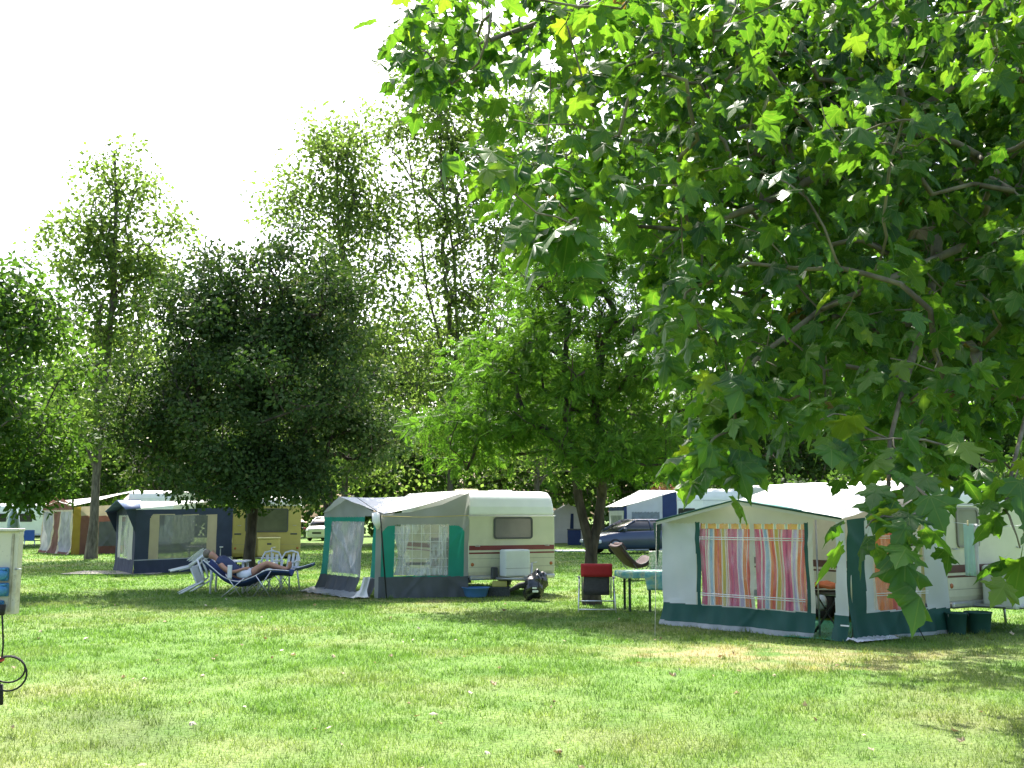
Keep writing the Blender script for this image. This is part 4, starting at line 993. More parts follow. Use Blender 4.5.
MB().tube([tuple(lerp(B2, D2, ur(868)) - ind2 * .05 + [0, 0, 1.4]), (q[0], q[1], 0.01)], .007, 5).build('storm_strap', RUBBER, aw2, True)
p = lerp(A2, B2, x6 + .012) + fo * .02
# woven tape on the corner
mb = MB(); mb.box((0, -.004, .205), (.13, .0, .225), M=Matrix.Translation(Vector((p[0], p[1], 0)) + Vector(fo * .045)) @ Matrix.Rotation(atan2(fd[1], fd[0]), 4, 'Z')); mb.build('tape', WHITETRIM, aw2, True)
for (qq, zt) in ((A2, zE2b), (lerp(A2, B2, x5), 1.74), (lerp(A2, B2, x6), 1.72), (B2, zE1b)):
    MB().tube([(qq[0] - fo[0] * .09, qq[1] - fo[1] * .09, 0), (qq[0] - fo[0] * .09, qq[1] - fo[1] * .09, zt - .03)], .014, 8).build('pole', STEEL, aw2, True)
# green gusset hanging from far eave
g0 = E2b + fo * .09; MB().poly([tuple(g0 + [0, 0, -.02]), tuple(A2 + [.02, .1, 1.62]), tuple(A2 + [-.02, .35, .9]), tuple(A2 + [-.06, .5, 1.6])], (0, .004, 0)).build('gusset', GREENCL, aw2, True)
MB().tube([tuple(g0), tuple(G(655, 636))], .005, 5).build('guy_rope', M('rope_pale', (.55, .52, .42), .8), aw2, True)
# crumpled flap at the corner, green groundsheet edge
rows = []
for j in range(4):
    rows.append([tuple(lerp(B2, D2, -.06 + .42 * i / 20) - ind2 * (.04 + .07 * j) + np.array([0, 0, .02 + .045 * abs(sin(i * 1.7 + j * 2.1)) * (1 - j / 4)])) for i in range(21)])
MB().sheet(rows).build('crumpled_flap', M('flap_crumpled', (.5, .52, .58), .6, .3, 9, .3), aw2, True)
gsh = [lerp(A2, B2, x5 - .12) + fo * .25, lerp(A2, B2, x6) + fo * .12, lerp(A2, B2, x6) - fo * 2.2, lerp(A2, B2, .05) - fo * 2.2, lerp(A2, B2, .05) - fo * .2, lerp(A2, B2, x5 - .12) - fo * .1]
tag(MB().poly([(p[0], p[1], .016) for p in gsh], (0, 0, .005)).build('groundsheet', M('groundsheet_green', (.03, .22, .13), .6, .15)), 'green plastic groundsheet peeking out of the awning doorway', 'groundsheet')
# folding chair with orange cushion just inside the doorway
q = P(827, 600, B2[1] + .75)
ch = thing('folding_chair', 'dark folding chair with orange cushion inside the doorway of the green awning', 'chair', (q[0], q[1], .021), -.4)
MB().tube([(-.2, -.2, 0), (.2, .2, .6)], .012, 6).tube([(.2, -.2, 0), (-.2, .2, .6)], .012, 6).tube([(-.2, .2, .0), (.2, -.2, .6)], .012, 6).build('leg', DKGREY, ch)
MB().box((-.24, -.24, .57), (.24, .24, .61), .01).build('seat', INSIDE, ch)
rows = [[(-.26 + .52 * i / 10, -.24 + .48 * j / 6, .64 + .06 * sin(i * .8 + j) * .5 + .05 * (1 - abs(i - 5) / 5)) for i in range(11)] for j in range(7)]
MB().sheet(rows, thick=.04).build('cushion', M('cushion_orange', (.55, .16, .06), .85, .25, 8), ch)

# buckets under the hitch, towel and washing line
for i, (px, lab) in enumerate([(957, 'dark green bucket under the caravan next to the awning wall'), (979, 'wider dark green tub below the caravan gas locker')]):
    q = G(px, 634 - i); r_ = .15 + .04 * i
    bk = thing('bucket', lab, 'bucket', (q[0], q[1], 0), .3)
    MB().lathe([(0, .01), (r_ * .8, .0), (r_ * .82, .02), (r_, .29), (r_ * 1.06, .295), (r_ * 1.05, .31), (r_ * .96, .30), (r_ * .78, .04), (0, .03)], n=22).build('body', M('bucket_green%d' % i, (.02, .075, .06), .45, .1), bk)
    MB().tube([(r_ * cos(a) * 1.02, r_ * sin(a) * .15 - .02, .29 - .12 * sin(a)) for a in [pi * k / 10 for k in range(11)]], .004, 5).build('handle', STEEL, bk)
l0 = P(952, 522, CR[1] - .05); l1 = P(1034, 524, CR[1] - .75)
wl = thing('washing_line', 'thin pale washing line strung in front of the caravan window', 'washing line', (l0[0], l0[1], 0))
MB().tube([tuple(lerp(l0, l1, k / 10) - [0, 0, .05 * sin(pi * k / 10)]) for k in range(11)], .004, 5).build('line', M('line_pale', (.6, .62, .66), .6), wl, True)
q = l1.copy(); MB().tube([(q[0], q[1], 0), (q[0], q[1], q[2] + .05)], .014, 8).build('pole', STEEL, wl, True)
t0 = lerp(l0, l1, .14); t1 = lerp(l0, l1, .27)
rows = []
for j in range(13):
    z = .02 - .76 * j / 12; rows.append([tuple(lerp(t0, t1, i / 10) + np.array([0, .02 * sin(i * 1.3 + .2 * j) * (j / 12), z - .04])) for i in range(11)])
tw = MB().sheet(rows, thick=.012).build('towel', M('towel_mint', (.42, .62, .57), .9, .06, 6)); tag(tw, 'pale mint towel hanging on the washing line before the caravan window', 'towel')
rows = []
k0, k1 = lerp(l0, l1, .275), lerp(l0, l1, .31)
for j in range(10):
    z = .02 - .74 * j / 9; rows.append([tuple(lerp(k0, k1, i / 4) + np.array([0, .015 * sin(i + .3 * j), z - .04])) for i in range(5)])
tw = MB().sheet(rows, thick=.01).build('cloth', M('cloth_grey_white', (.6, .6, .63), .9, .06, 6)); tag(tw, 'narrow grey white cloth hanging right beside the mint towel', 'cloth')
cp = lerp(l0, l1, .2)
tag(MB().box((cp[0] - .008, cp[1] - .012, cp[2] - .05), (cp[0] + .008, cp[1] + .012, cp[2] + .03), .003).build('clothes_peg', M('peg_wood', (.6, .5, .3), .7)), 'small wooden clothes peg holding the mint towel', 'peg')

# ------------------------------------------------------------------ furniture near the acacia
def red_chair():
    q = G(597, 612.5)
    t = thing('camping_chair', 'high-backed camping chair with red headrest, seen from behind', 'chair', tuple(q), -.05)
    tilt = .12
    bk = lambda x, z: (x, .05 - (z - .3) * tilt * 2 + .10, z)
    MB().sheet([[(-.275 + .55 * i / 8, bk(0, z)[1] - .03 * cos(pi * (i / 8 - .5)) , z) for i in range(9)] for z in (.64, .70, .76, .82, .865)], thick=.05).build('headrest', M('chair_red', (.42, .025, .03), .8, .1), t)
    MB().sheet([[(-.235 + .47 * i / 8, bk(0, z)[1] - .02 * cos(pi * (i / 8 - .5)), z) for i in range(9)] for z in (.30, .4, .5, .58, .645)], thick=.012).build('backrest', M('chair_grey_mesh', (.07, .065, .075), .8, .15, 30), t)
    MB().sheet([[(-.235 + .47 * i / 6, .12 + .42 * j / 5, .36 + .06 * j / 5) for i in range(7)] for j in range(6)], thick=.03).build('seat', M('chair_black', (.02, .02, .022), .8, .15), t)
    for s in (-1, 1): MB().tube([bk(s * .26, .24), bk(s * .26, .86)], .014, 8).build('back_frame', ALU, t)
    for s in (-1, 1):
        MB().tube([(s * .335, -.12, .0), (s * .31, .28, .60)], .013, 8).build('leg', ALU, t)
        MB().tube([(s * .325, .48, .0), (s * .305, .04, .60)], .013, 8).build('leg', ALU, t)
        MB().box((s * .315 - .022, -.02, .60), (s * .315 + .022, .42, .625), .01).build('armrest', M('arm_grey%d' % s, (.16, .17, .18), .5), t)
    MB().tube([(-.33, -.09, .06), (.33, -.09, .06)], .011, 8).tube([(-.32, .03, .20), (.32, .03, .20)], .012, 8).build('stretcher', ALU, t)
red_chair()
def camp_table():
    q0 = G(630, 611.5)
    t = thing('camping_table', 'dark green camping table under a turquoise cloth beside the awning', 'table', (q0[0], q0[1], 0), .08)
    MB().box((-.15, -.05, .67), (.95, .60, .70), .01).build('tabletop', DKGREY, t)
    for (x, y) in ((.0, 0), (.36, -.04), (.9, .0), (.0, .5), (.9, .5)):
        MB().box((x - .022, y - .018, 0), (x + .022, y + .018, .67), .006).build('leg', M('leg_green', (.025, .05, .035), .6), t)
    m, nt, out = new_mat('tablecloth_print'); nz = noise(nt, 9, 3); c = ramp(nt, nz, [(.35, (.12, .36, .36)), (.5, (.25, .5, .42)), (.58, (.45, .55, .3)), (.68, (.1, .3, .42))])
    b = N(nt, 'ShaderNodeBsdfPrincipled'); nt.links.new(c, b.inputs['Base Color']); b.inputs['Roughness'].default_value = .6; nt.links.new(b.outputs[0], out.inputs[0])
    R = Matrix.Translation(Vector(q0)) @ Matrix.Rotation(.08, 4, 'Z')
    rows = []
    for j in range(22):
        row = []
        for i in range(40):
            x = -.27 + 1.25 * i / 39; y = -.38 + 1.05 * j / 21; drop = 0
            yy, xx = y, x
            if y < -.055:
                dl = -.055 - y; fr = max(.12, 1.0 if x > .28 else .35); drop = dl * fr; yy = -.065 - .01 * sin(x * 22) - (dl - drop) * .0
            if x < -.155: dl = -.155 - x; drop = max(drop, dl * .9); xx = -.163 - .008 * sin(y * 25)
            row.append(tuple(R @ Vector((xx, yy, .707 - drop))))
        rows.append(row)
    mb = MB().sheet(rows, thick=.004)
    tag(mb.build('tablecloth', m), 'turquoise patterned cloth hanging over the dark camping table', 'tablecloth')
camp_table()

def lounger(label, loc, rot, prof, width, fabric, frame, legs, group=None, pillow=None, scale=1.0, name='sun_lounger', seat_name='sling', pad=.035, sagw=.03):
    """prof: side profile [(x,z)...] head to foot, centreline at y=0"""
    t = thing(name, label, 'lounger', loc, rot, group)
    # smooth profile
    pr = [np.array(p, float) for p in prof]; pts = []
    for i in range(len(pr) - 1):
        p0, p1, p2, p3 = pr[max(i - 1, 0)], pr[i], pr[i + 1], pr[min(i + 2, len(pr) - 1)]
        for k in range(6):
            s = k / 6; pts.append(.5 * ((2 * p1) + (-p0 + p2) * s + (2 * p0 - 5 * p1 + 4 * p2 - p3) * s * s + (-p0 + 3 * p1 - 3 * p2 + p3) * s ** 3))
    pts.append(pr[-1])
    MB().sheet([[(p[0], -width / 2 + width * i / 8, p[1] - sagw * sin(pi * i / 8)) for i in range(9)] for p in pts], thick=pad).build(seat_name, fabric, t)
    for s in (-1, 1):
        MB().tube([(p[0], s * (width / 2 + .02), p[1]) for p in pts], .013, 6).build('side_rail', frame, t)
    for (xa, za, xb) in legs:
        for s in (-1, 1): MB().tube([(xa, s * (width / 2 + .035), za), (xb, s * (width / 2 + .035), 0)], .011, 6).build('leg', frame, t)
    if pillow:
        p = pts[2]; MB().box((-.12, -width * .42, -.05), (.12, width * .42, .05), .04, M=Matrix.Translation(Vector((pts[3][0] + .03, 0, pts[3][1] + .05))) @ Matrix.Rotation(math.atan2(pts[0][1] - pts[5][1], pts[5][0] - pts[0][0]), 4, 'Y')).build('pillow', pillow, t)
    return t
PROF = [(-.95, .82), (-.70, .62), (-.35, .40), (.0, .32), (.30, .42), (.55, .52), (.85, .46), (1.02, .40)]
FAB_BROWN = M('sling_brown', (.042, .024, .025), .85, .2, 8); FAB_BLUE = M('sling_blue', (.03, .055, .17), .8, .15, 8); FAB_BLUEG = M('sling_bluegrey', (.12, .16, .22), .8, .15, 8)
q = G(637, 580); lounger('brown padded recliner standing behind the camping table', (q[0] + .02, q[1], 0), .4, [(-.66, .98), (-.44, .70), (-.16, .46), (.06, .46), (.34, .64), (.54, .60), (.80, .42)], .55, FAB_BROWN, DKGREY, [(-.3, .45, .1), (.2, .42, -.2), (.3, .45, .42)], pillow=M('pillow_brown', (.05, .022, .022), .85, .2), pad=.09)
q = G(664, 590)
fc = thing('garden_chair', 'small garden chair with floral cover half hidden behind the green awning', 'chair', (q[0], q[1], 0), .4)
mf, nt, out = new_mat('floral_cover'); c = ramp(nt, noise(nt, 14, 3), [(.4, (.5, .52, .45)), (.52, (.15, .28, .14)), (.62, (.55, .5, .45))]); b = N(nt, 'ShaderNodeBsdfPrincipled'); nt.links.new(c, b.inputs['Base Color']); nt.links.new(b.outputs[0], out.inputs[0])
MB().box((-.25, .2, .42), (.25, .26, .9), .025).build('backrest', mf, fc); MB().box((-.25, -.22, .40), (.25, .2, .46), .025).build('seat', mf, fc)
for x in (-.22, .22):
    for y in (-.18, .22): MB().tube([(x, y, 0), (x, y, .42)], .013, 6).build('leg', ALU, fc)

# ------------------------------------------------------------------ white table, tipped chairs, loungers, person
PLW = M('white_plastic', (.74, .75, .76), .4, .04, 5)
tq = G(224, 594)
wt = thing('plastic_table', 'white plastic garden table between the tipped white chairs', 'table', (tq[0], tq[1] + .4, 0), .1)
MB().box((-.42, -.40, .69), (.42, .40, .72), .012).build('tabletop', PLW, wt)
for x in (-.34, .34):
    for y in (-.32, .32): MB().tube([(x * 1.05, y * 1.05, 0), (x, y, .69)], [.022, .03], 8).build('leg', PLW, wt)
GRP = 'white plastic chairs tipped against the white table'
def plastic_chair(label):
    t = thing('plastic_chair', label, 'chair', (0, 0, 0), 0, GRP)
    MB().sheet([[(-.22 + .44 * i / 6, -.22 + .44 * j / 5, .43 - .03 * sin(pi * i / 6)) for i in range(7)] for j in range(6)], thick=.02).build('seat', PLW, t)
    # arched back with slats
    mb = MB(); mb.tube([(-.22, .22, .43), (-.23, .30, .72), (-.16, .34, .86), (0, .35, .90), (.16, .34, .86), (.23, .30, .72), (.22, .22, .43)], .022, 8)
    for x in (-.11, 0, .11): mb.box((x - .035, 0, .44), (x + .035, .012, .87 - abs(x) * .3), .004, M=Matrix.Translation(Vector((0, .225, 0))) @ Matrix.Rotation(-.27, 4, 'X') @ Matrix.Translation(Vector((0, 0, 0))))
    mb.build('backrest', PLW, t)
    for s in (-1, 1):
        MB().tube([(s * .25, .29, .66), (s * .28, 0, .66), (s * .27, -.20, .64)], .022, 8).build('armrest', PLW, t)
        MB().tube([(s * .27, -.20, .64), (s * .24, -.22, .43), (s * .27, -.25, 0)], .02, 8).build('leg', PLW, t)
        MB().tube([(s * .22, .22, .43), (s * .25, .30, 0)], .02, 8).build('leg', PLW, t)
    return t
CH = [((-.75, -.25), radians(70), 'white plastic chair tipped against the table, nearest the viewer'), ((-.80, .18), radians(84), 'outermost white plastic chair tipped against the far left of the table'),
      ((.26, .62), radians(190), 'white plastic chair behind the table, its round back above the lounger'), ((.60, .55), radians(165), 'white plastic chair behind the blue loungers, half hidden by them')]
p0 = None
for i, ((dx, dy), rz_, lab) in enumerate(CH):
    if i == 0: p0 = plastic_chair(lab); c_ = p0
    else: c_ = copy_tree(p0)
    c_['label'] = lab
    # tipped so the back leans onto the table edge
    if i < 2:
        c_.rotation_euler = (radians(66), 0, pi / 2 + (.12 if i else -.08)); c_.location = (tq[0] - 1.05 - .22 * i, tq[1] + .42 + dy, .225)
    else:
        c_.rotation_euler = (0, 0, rz_ - pi); c_.location = (tq[0] + .45 + dx, tq[1] + .62 + dy * 1.2, 0)

LQ = G(245, 596)
LX = lambda px: P(px, 570, LQ[1])[0]
l_prof = [(LX(207) - LQ[0], .78), (LX(216) - LQ[0], .62), (LX(228) - LQ[0], .42), (LX(242) - LQ[0], .33), (LX(256) - LQ[0], .42), (LX(269) - LQ[0], .56), (LX(282) - LQ[0], .57), (LX(292) - LQ[0], .55)]
lounger('navy blue sun lounger with a person lying on it', (LQ[0], LQ[1], 0), 0, l_prof, .56, FAB_BLUE, ALU, [(-.35, .48, .0), (.05, .40, -.42), (.30, .45, .62), (.62, .55, .25)], group='sun loungers under the lime tree', sagw=.10)
lounger('grey blue sun lounger standing empty behind the reclining person', (LQ[0] + .18, LQ[1] + .85, 0), .05, l_prof[:-1] + [(l_prof[-1][0] + .1, .66)], .56, FAB_BLUEG, ALU, [(-.35, .48, .0), (.05, .40, -.42), (.30, .45, .62), (.62, .55, .25)], group='sun loungers under the lime tree')
def person():
    z = lambda x: np.interp(x, [p[0] for p in l_prof], [p[1] for p in l_prof])
    t = thing('person', 'person in navy shirt and white shorts lying on the navy lounger', 'person', (LQ[0], LQ[1], -.06))
    hx = l_prof[0][0]
    X = lambda f: hx + f
    J = {}  # name: (pos, radius)
    pts = [('pelvis', (X(.82), 0, .45), .15), ('waist', (X(.62), 0, .55), .135), ('chest', (X(.40), 0, .70), .155), ('neckb', (X(.25), 0, .82), .075), ('neck', (X(.19), 0, .87), .055), ('head', (X(.11), 0, .925), .09), ('crown', (X(.03), 0, .97), .09)]
    E = [(0, 1), (1, 2), (2, 3), (3, 4), (4, 5), (5, 6)]
    V = [p[1] for p in pts]; R = [p[2] for p in pts]
    def chain(start, ps):
        prev = start
        for q, r in ps:
            V.append(q); R.append(r); E.append((prev, len(V) - 1)); prev = len(V) - 1
        return prev
    for s in (-1, 1):
        k = 1.0 if s < 0 else .93
        chain(0, [((X(.92), s * .09, .47), .10), ((X(1.14), s * .10, .63 + .04 * k), .078), ((X(1.33), s * .10, .74 * k + .03), .06), ((X(1.52), s * .09, .70 * k), .055), ((X(1.72), s * .08, .645), .037), ((X(1.79), s * .08, .655), .038), ((X(1.80), s * .085, .74), .03), ((X(1.80), s * .085, .80), .02)])
        chain(2, [((X(.34), s * .17, .76), .07), ((X(.40), s * .22, .70), .05), ((X(.58), s * .27, .58), .042), ((X(.70), s * .22, .60), .036), ((X(.80), s * .13, .64), .03), ((X(.86), s * .09, .655), .032), ((X(.92), s * .07, .65), .02)])
    me = bpy.data.meshes.new('body'); me.from_pydata([tuple(v) for v in V], E, [])
    o = bpy.data.objects.new('tmp', me); COL.objects.link(o)
    sm = o.modifiers.new('s', 'SKIN'); sv = me.skin_vertices[0].data if me.skin_vertices else None
    if sv is None:
        bm = bmesh.new(); bm.from_mesh(me); bm.verts.layers.skin.verify(); bm.to_mesh(me); bm.free(); sv = me.skin_vertices[0].data
    for i, r in enumerate(R): sv[i].radius = (r, r); sv[i].use_root = (i == 0)
    o.modifiers.new('u', 'SUBSURF').render_levels = 2; o.modifiers['u'].levels = 2
    dg = bpy.context.evaluated_depsgraph_get(); me2 = bpy.data.meshes.new_from_object(o.evaluated_get(dg)); bpy.data.objects.remove(o)
    for p in me2.polygons: p.use_smooth = True
    me2.name = 'body'; me2.materials.clear()
    SKIN = M('skin', (.46, .24, .16), .55, .06, 8)
    body = link('body', me2, SKIN, t)
    # nose, ears, hair
    MB().lathe([(0, .03), (.012, .0), (.018, -.02), (0, -.03)], (X(.115), 0, 1.03), 8).build('nose', SKIN, body)
    b_ = bmesh.new(); bmesh.ops.create_uvsphere(b_, u_segments=16, v_segments=10, radius=1)
    for v in b_.verts: v.co = Vector((X(-.015) + v.co.x * .085, v.co.y * .10, .965 + v.co.z * .095))
    me = bpy.data.meshes.new('hair'); b_.to_mesh(me); b_.free(); link('hair', me, M('hair_grey', (.18, .15, .12), .8, .2, 20), t)
    rows = []
    for f, zz, wd, hh in ((.24, .80, .17, .10), (.34, .755, .21, .15), (.46, .665, .20, .16), (.60, .57, .175, .145), (.72, .50, .175, .145)):
        rows.append([(X(f) + .06 * sin(a) * .6, wd * cos(a), zz + hh * sin(a) + .012) for a in [-.25 + (pi + .5) * k / 14 for k in range(15)]])
    MB().sheet(rows, thick=.012).build('shirt', M('shirt_navy', (.035, .05, .11), .8, .1), t)
    rows = []
    for f, zz, wd, hh in ((.70, .51, .185, .15), (.82, .47, .195, .16), (.92, .475, .205, .135), (1.02, .535, .205, .115)):
        rows.append([(X(f) - .03 * sin(a), wd * cos(a), zz + hh * sin(a) + .014) for a in [-.25 + (pi + .5) * k / 14 for k in range(15)]])
    MB().sheet(rows, thick=.012).build('shorts', M('shorts_white', (.6, .62, .66), .8, .08), t)
person()
tw_p = LX(232)
rows = [[(tw_p + .05 * i, LQ[1] - .36 - .01 * sin(i), .68 - .042 * j) for i in range(3)] for j in range(8)]
tag(MB().sheet(rows, thick=.01).build('towel', PLW), 'small white towel draped over the near edge of the navy lounger', 'towel')

# ------------------------------------------------------------------ yellow caravan with blue awning
d_y = 34.0; YL = P(233, 517, d_y); YL[2] = 0
car_y = caravan('mustard yellow caravan behind the trunk of the dark lime tree', tuple(YL), radians(15), 2.2, 4.0, YELLOWP, M('roof_pale', (.7, .68, .6), .5), H=2.42, zt=2.08, win=(.40, 1.78, 1.20, 1.98), winmats=(M('window_greenish', (.09, .095, .06), .15, .2, 2), DKGREY), hitch=True, bumper=False)
lk = MB().box((.80, -.50, .42), (1.52, -.02, 1.00), .05).build('gas_locker', YELLOWL, car_y)
MB().box((.79, -.52, 1.0), (1.53, -.01, 1.04), .015).build('lid', M('lid_sunlit_top', (.7, .62, .3), .5), lk)  # sunlit top of the locker put into the lid as a paler colour
MB().box((1.10, -.515, .80), (1.24, -.50, .86), .01).build('latch', DKGREY, lk)
for x in (.06, 1.86): MB().box((x, -.02, 1.12), (x + .22, -.001, 1.17), .006).build('vent', DKGREY, car_y)
q = G(272, 575)
wj = thing('water_carrier', 'small white water carrier glinting in front of the yellow caravan locker', 'water carrier', (q[0], q[1], 0))
MB().box((-.16, -.1, 0), (.16, .1, .30), .05).lathe([(.05, .29), (.05, .36), (0, .36)], (.06, 0, 0), 12).build('body', PLW, wj)
MB().tube([(-.12, 0, .28), (-.08, 0, .37), (.0, 0, .37), (.03, 0, .29)], .015, 8).build('handle', PLW, wj)
A3 = G(117, 571.5); B3 = G(136, 574); D3 = P(233, 517, d_y - .1); D3[2] = 0
B3 = P(136, 517, 31.0); B3[2] = 0; A3 = P(117, 517, 33.6); A3[2] = 0
aw3 = thing('awning', 'navy blue and beige awning joined to the yellow caravan', 'awning', tuple((A3 + B3) / 2))
zw = 1.92
u3 = lambda px: upx(B3, D3, px, 540)
v0, v1, v2, v3 = u3(149), u3(158.5), u3(207), u3(216.5)
def reg_side3(U, Z):
    R = np.zeros_like(U, int)
    R[(Z > .42) & (U > v0) & (U < v3) & (Z < 1.78 - .5 * np.clip((v0 + .03 - U) / .03, 0, 1) ** 2 * .3)] = 1
    R[(Z > .44) & (U > v1) & (U < v2) & (Z < 1.76)] = 2
    R[(Z > .40) & (Z < .435)] = 3
    return R
wall(aw3, B3, D3, [(0, zw), (.4, zw + .02), (1, 2.02)], reg_side3, {0: ('wall_panel', NAVY), 1: ('side_panel', TAN), 2: ('window', pvc('gauze_window', (.10, .105, .10), op=.82, rough=.6, wr=.1, streak=.1)), 3: ('piping', M('piping_grey', (.3, .32, .36), .7))}, cell=.03, wr=.006, flare=.03, seed=21)
def reg_front3(U, Z):
    R = np.zeros_like(U, int)
    R[(Z > .42) & (U > .12) & (U < .88) & (Z < 1.75)] = 1
    R[(Z > .44) & (U > .28) & (U < .68) & (Z < 1.72)] = 2
    return R
wall(aw3, A3, B3, [(0, zw - .02), (.5, zw + .2), (1, zw)], reg_front3, {0: ('wall_panel', NAVY), 1: ('side_panel', CREAMCL), 2: ('window', CLEAR_G)}, cell=.03, wr=.006, flare=.05, seed=22)
curtain(aw3, A3, B3, .46, 1.7, GAUZEW, .02, 7, .3, .66, .1)
rr3 = np.array([D3[0], D3[1], 2.36]); rf3 = np.array([D3[0] - .3, D3[1] + 2.4, 2.36])
pk = P(129, 501, 32.0)
roof(aw3, [(0, np.array([A3[0] - .15, A3[1], 1.90])), (.5, pk), (1, np.array([B3[0], B3[1] - .1, 1.94]))], [(0, rf3), (1, rr3)], M('awning_roof_grey', (.55, .56, .55), .7, .06, 2.5, .15, .2), sag=.04)
# navy porch hood
h0, h1, h2 = P(110.5, 515, 33.2), P(120, 503, 32.6), P(128, 502, 32.2); h3 = P(139, 513, 30.9); h4 = P(111, 511, 33.0)
mb = MB(); nn_ = np.array([-.55, -.45, 0])
mb.sheet([[tuple(pk + nn_ * .5 + [0, 0, .02]), tuple(pk + [.3, .15, .03])], [tuple(np.array([B3[0], B3[1], 1.93]) + nn_ * .45), tuple(np.array([B3[0] + .15, B3[1] - .04, 1.97]))]], thick=.02)
mb.sheet([[tuple(pk + nn_ * .5 + [0, 0, .02]), tuple(pk + [.3, .15, .03])], [tuple(np.array([A3[0], A3[1], 1.86]) + nn_ * .55), tuple(np.array([A3[0] + .2, A3[1], 1.9]))]], thick=.02)
mb.build('porch_hood', M('hood_blue', (.06, .10, .2), .6, .1), aw3, True)
MB().poly([tuple(np.array([B3[0], B3[1], 1.92]) + nn_ * .45), (B3[0], B3[1] - .03, 1.92), (B3[0] - .0, B3[1] - .03, 1.25)], (.004, 0, 0)).build('hood_side', NAVY, aw3, True)
MB().poly([tuple(np.array([A3[0], A3[1], 1.86]) + nn_ * .5), (A3[0], A3[1] - .03, 1.9), (A3[0], A3[1] - .03, 1.2)], (.004, 0, 0)).build('hood_side', NAVY, aw3, True)
for qq in (A3, B3): MB().tube([(qq[0] + .05, qq[1] + .12, 0), (qq[0] + .05, qq[1] + .12, zw)], .014, 6).build('pole', STEEL, aw3, True)
tag(MB().box((A3[0] - .6, A3[1] - .9, .004), (B3[0] + .6, B3[1] - .05, .03), .005).build('doormat', M('mat_grey', (.3, .28, .24), .9, .2)), 'flat grey doormat on the grass before the blue awning', 'doormat')
q = lerp(B3, D3, .62) + np.array([0, 1.0, 0])
tb = thing('folding_table', 'pale folding table standing inside the navy blue awning', 'table', (q[0], q[1], 0))
MB().box((-.6, -.3, .72), (.6, .3, .76), .01).build('tabletop', PLW, tb); MB().box((-.02, -.28, .1), (.55, .28, .70), .01).build('cabinet', M('cabinet_grey', (.4, .42, .42), .6), tb)
for x in (-.55, .55): MB().tube([(x, 0, 0), (x, 0, .72)], .015, 6).build('leg', STEEL, tb)

# ------------------------------------------------------------------ brown awning far left
d_b = 47.0
A4 = P(42, 517, 50.5); B4 = P(73, 517, d_b); D4 = P(128, 517, 49.5); A4[2] = B4[2] = D4[2] = 0
aw4 = thing('awning', 'brown and mustard awning with gauze windows behind the slender tree', 'awning', tuple((A4 + B4) / 2))
u4 = lambda px: upx(A4, B4, px, 540)
def reg_front4(U, Z):
    R = np.ones_like(U, int)
    c = (U - .5) * (1 + .5 * np.clip(1 - Z / 1.4, 0, 1))
    R[(U > .04) & (U < .40 - .12 * np.clip(1 - Z / 1.2, 0, 1)) & (Z > .12) & (Z < 1.95)] = 2
    R[(U > .62) & (U < .95) & (Z > .12) & (Z < 1.95)] = 2
    R[((np.abs(U - .41 + .12 * np.clip(1 - Z / 1.2, 0, 1)) < .02) | (np.abs(U - .61) < .02) | (np.abs(U - .97) < .025) | (U < .035)) & (Z < 2.0)] = 3
    R[(Z > 1.95) & (Z < 2.02)] = 3
    return R
wall(aw4, A4, B4, [(0, 2.1), (.5, 2.75), (1, 2.15)], reg_front4, {1: ('wall_panel', BROWNCL), 2: ('window', M('gauze_panel', (.33, .33, .35), .6, .25, 2.5, .2, .25)), 3: ('piping', M('piping_tan', (.5, .42, .3), .7))}, cell=.04, wr=.02, flare=.12, seed=31)
u4s = lambda px: upx(B4, D4, px, 540)
def reg_side4(U, Z):
    R = np.zeros_like(U, int)
    R[Z > 1.75] = 3
    R[U < u4s(80)] = 4
    R[(Z > .35) & (Z < 1.5) & (U > u4s(98)) & (U < .98)] = 2
    return R
wall(aw4, B4, D4, [(0, 2.15), (1, 2.3)], reg_side4, {0: ('skirt', BROWNCL), 2: ('window', M('dark_gauze', (.10, .10, .10), .5, .2, 2)), 3: ('wall_panel', TAN), 4: ('corner_panel', MUSTARD)}, cell=.04, wr=.012, seed=32)
apx = P(57, 501, (A4[1] + B4[1]) / 2 - .3)
e_n = np.array([B4[0], B4[1] - .1, 2.2]); e_f = np.array([A4[0] - .1, A4[1], 2.15])
r_n = np.array([D4[0], D4[1], 2.75]); r_f = P(140, 489, 54)
roof(aw4, [(0, e_f), (.5, apx), (1, e_n)], [(0, r_f), (.5, lerp(r_f, r_n, .5)), (1, P(122, 494, 50.5))], M('roof_offwhite', (.72, .70, .66), .7, .05, 2, .1, .2), sag=.03)
roof(aw4, [(0, P(116, 506, 48.6)), (1, P(122, 511, 48.4))], [(0, P(134, 490, 52)), (1, P(150, 491, 52))], M('roof_brown', (.28, .17, .13), .7), name='roof_edge', sag=0, n=6)
car_b = caravan('white caravan roofed over by the brown awning, seen above the blue awning', tuple(P(127, 517, 50) * [1, 1, 0]), radians(3), 2.2, 4.2, WHITEP, WHITEP, H=2.98, zt=2.42, win=(.4, 1.8, 1.3, 2.0), hitch=False)
car_w = caravan('white caravan far away behind the electrical hookup box', tuple(P(-14, 517, 76) * [1, 1, 0]), radians(-6), 4.6, 2.1, WHITEP, WHITEP, H=2.7, win=(.6, 1.6, 1.35, 1.95), hitch=False)
front_window(car_w, 2.3, 3.6, 1.35, 1.95, GLASS, DKGREY)
q = P(14, 517, 66); fl = thing('parasol', 'folded pale blue parasol standing before the far white caravan', 'parasol', (q[0], q[1], 0))
MB().tube([(0, 0, 0), (0, 0, 2.5)], .025, 8).build('pole', PLW, fl)
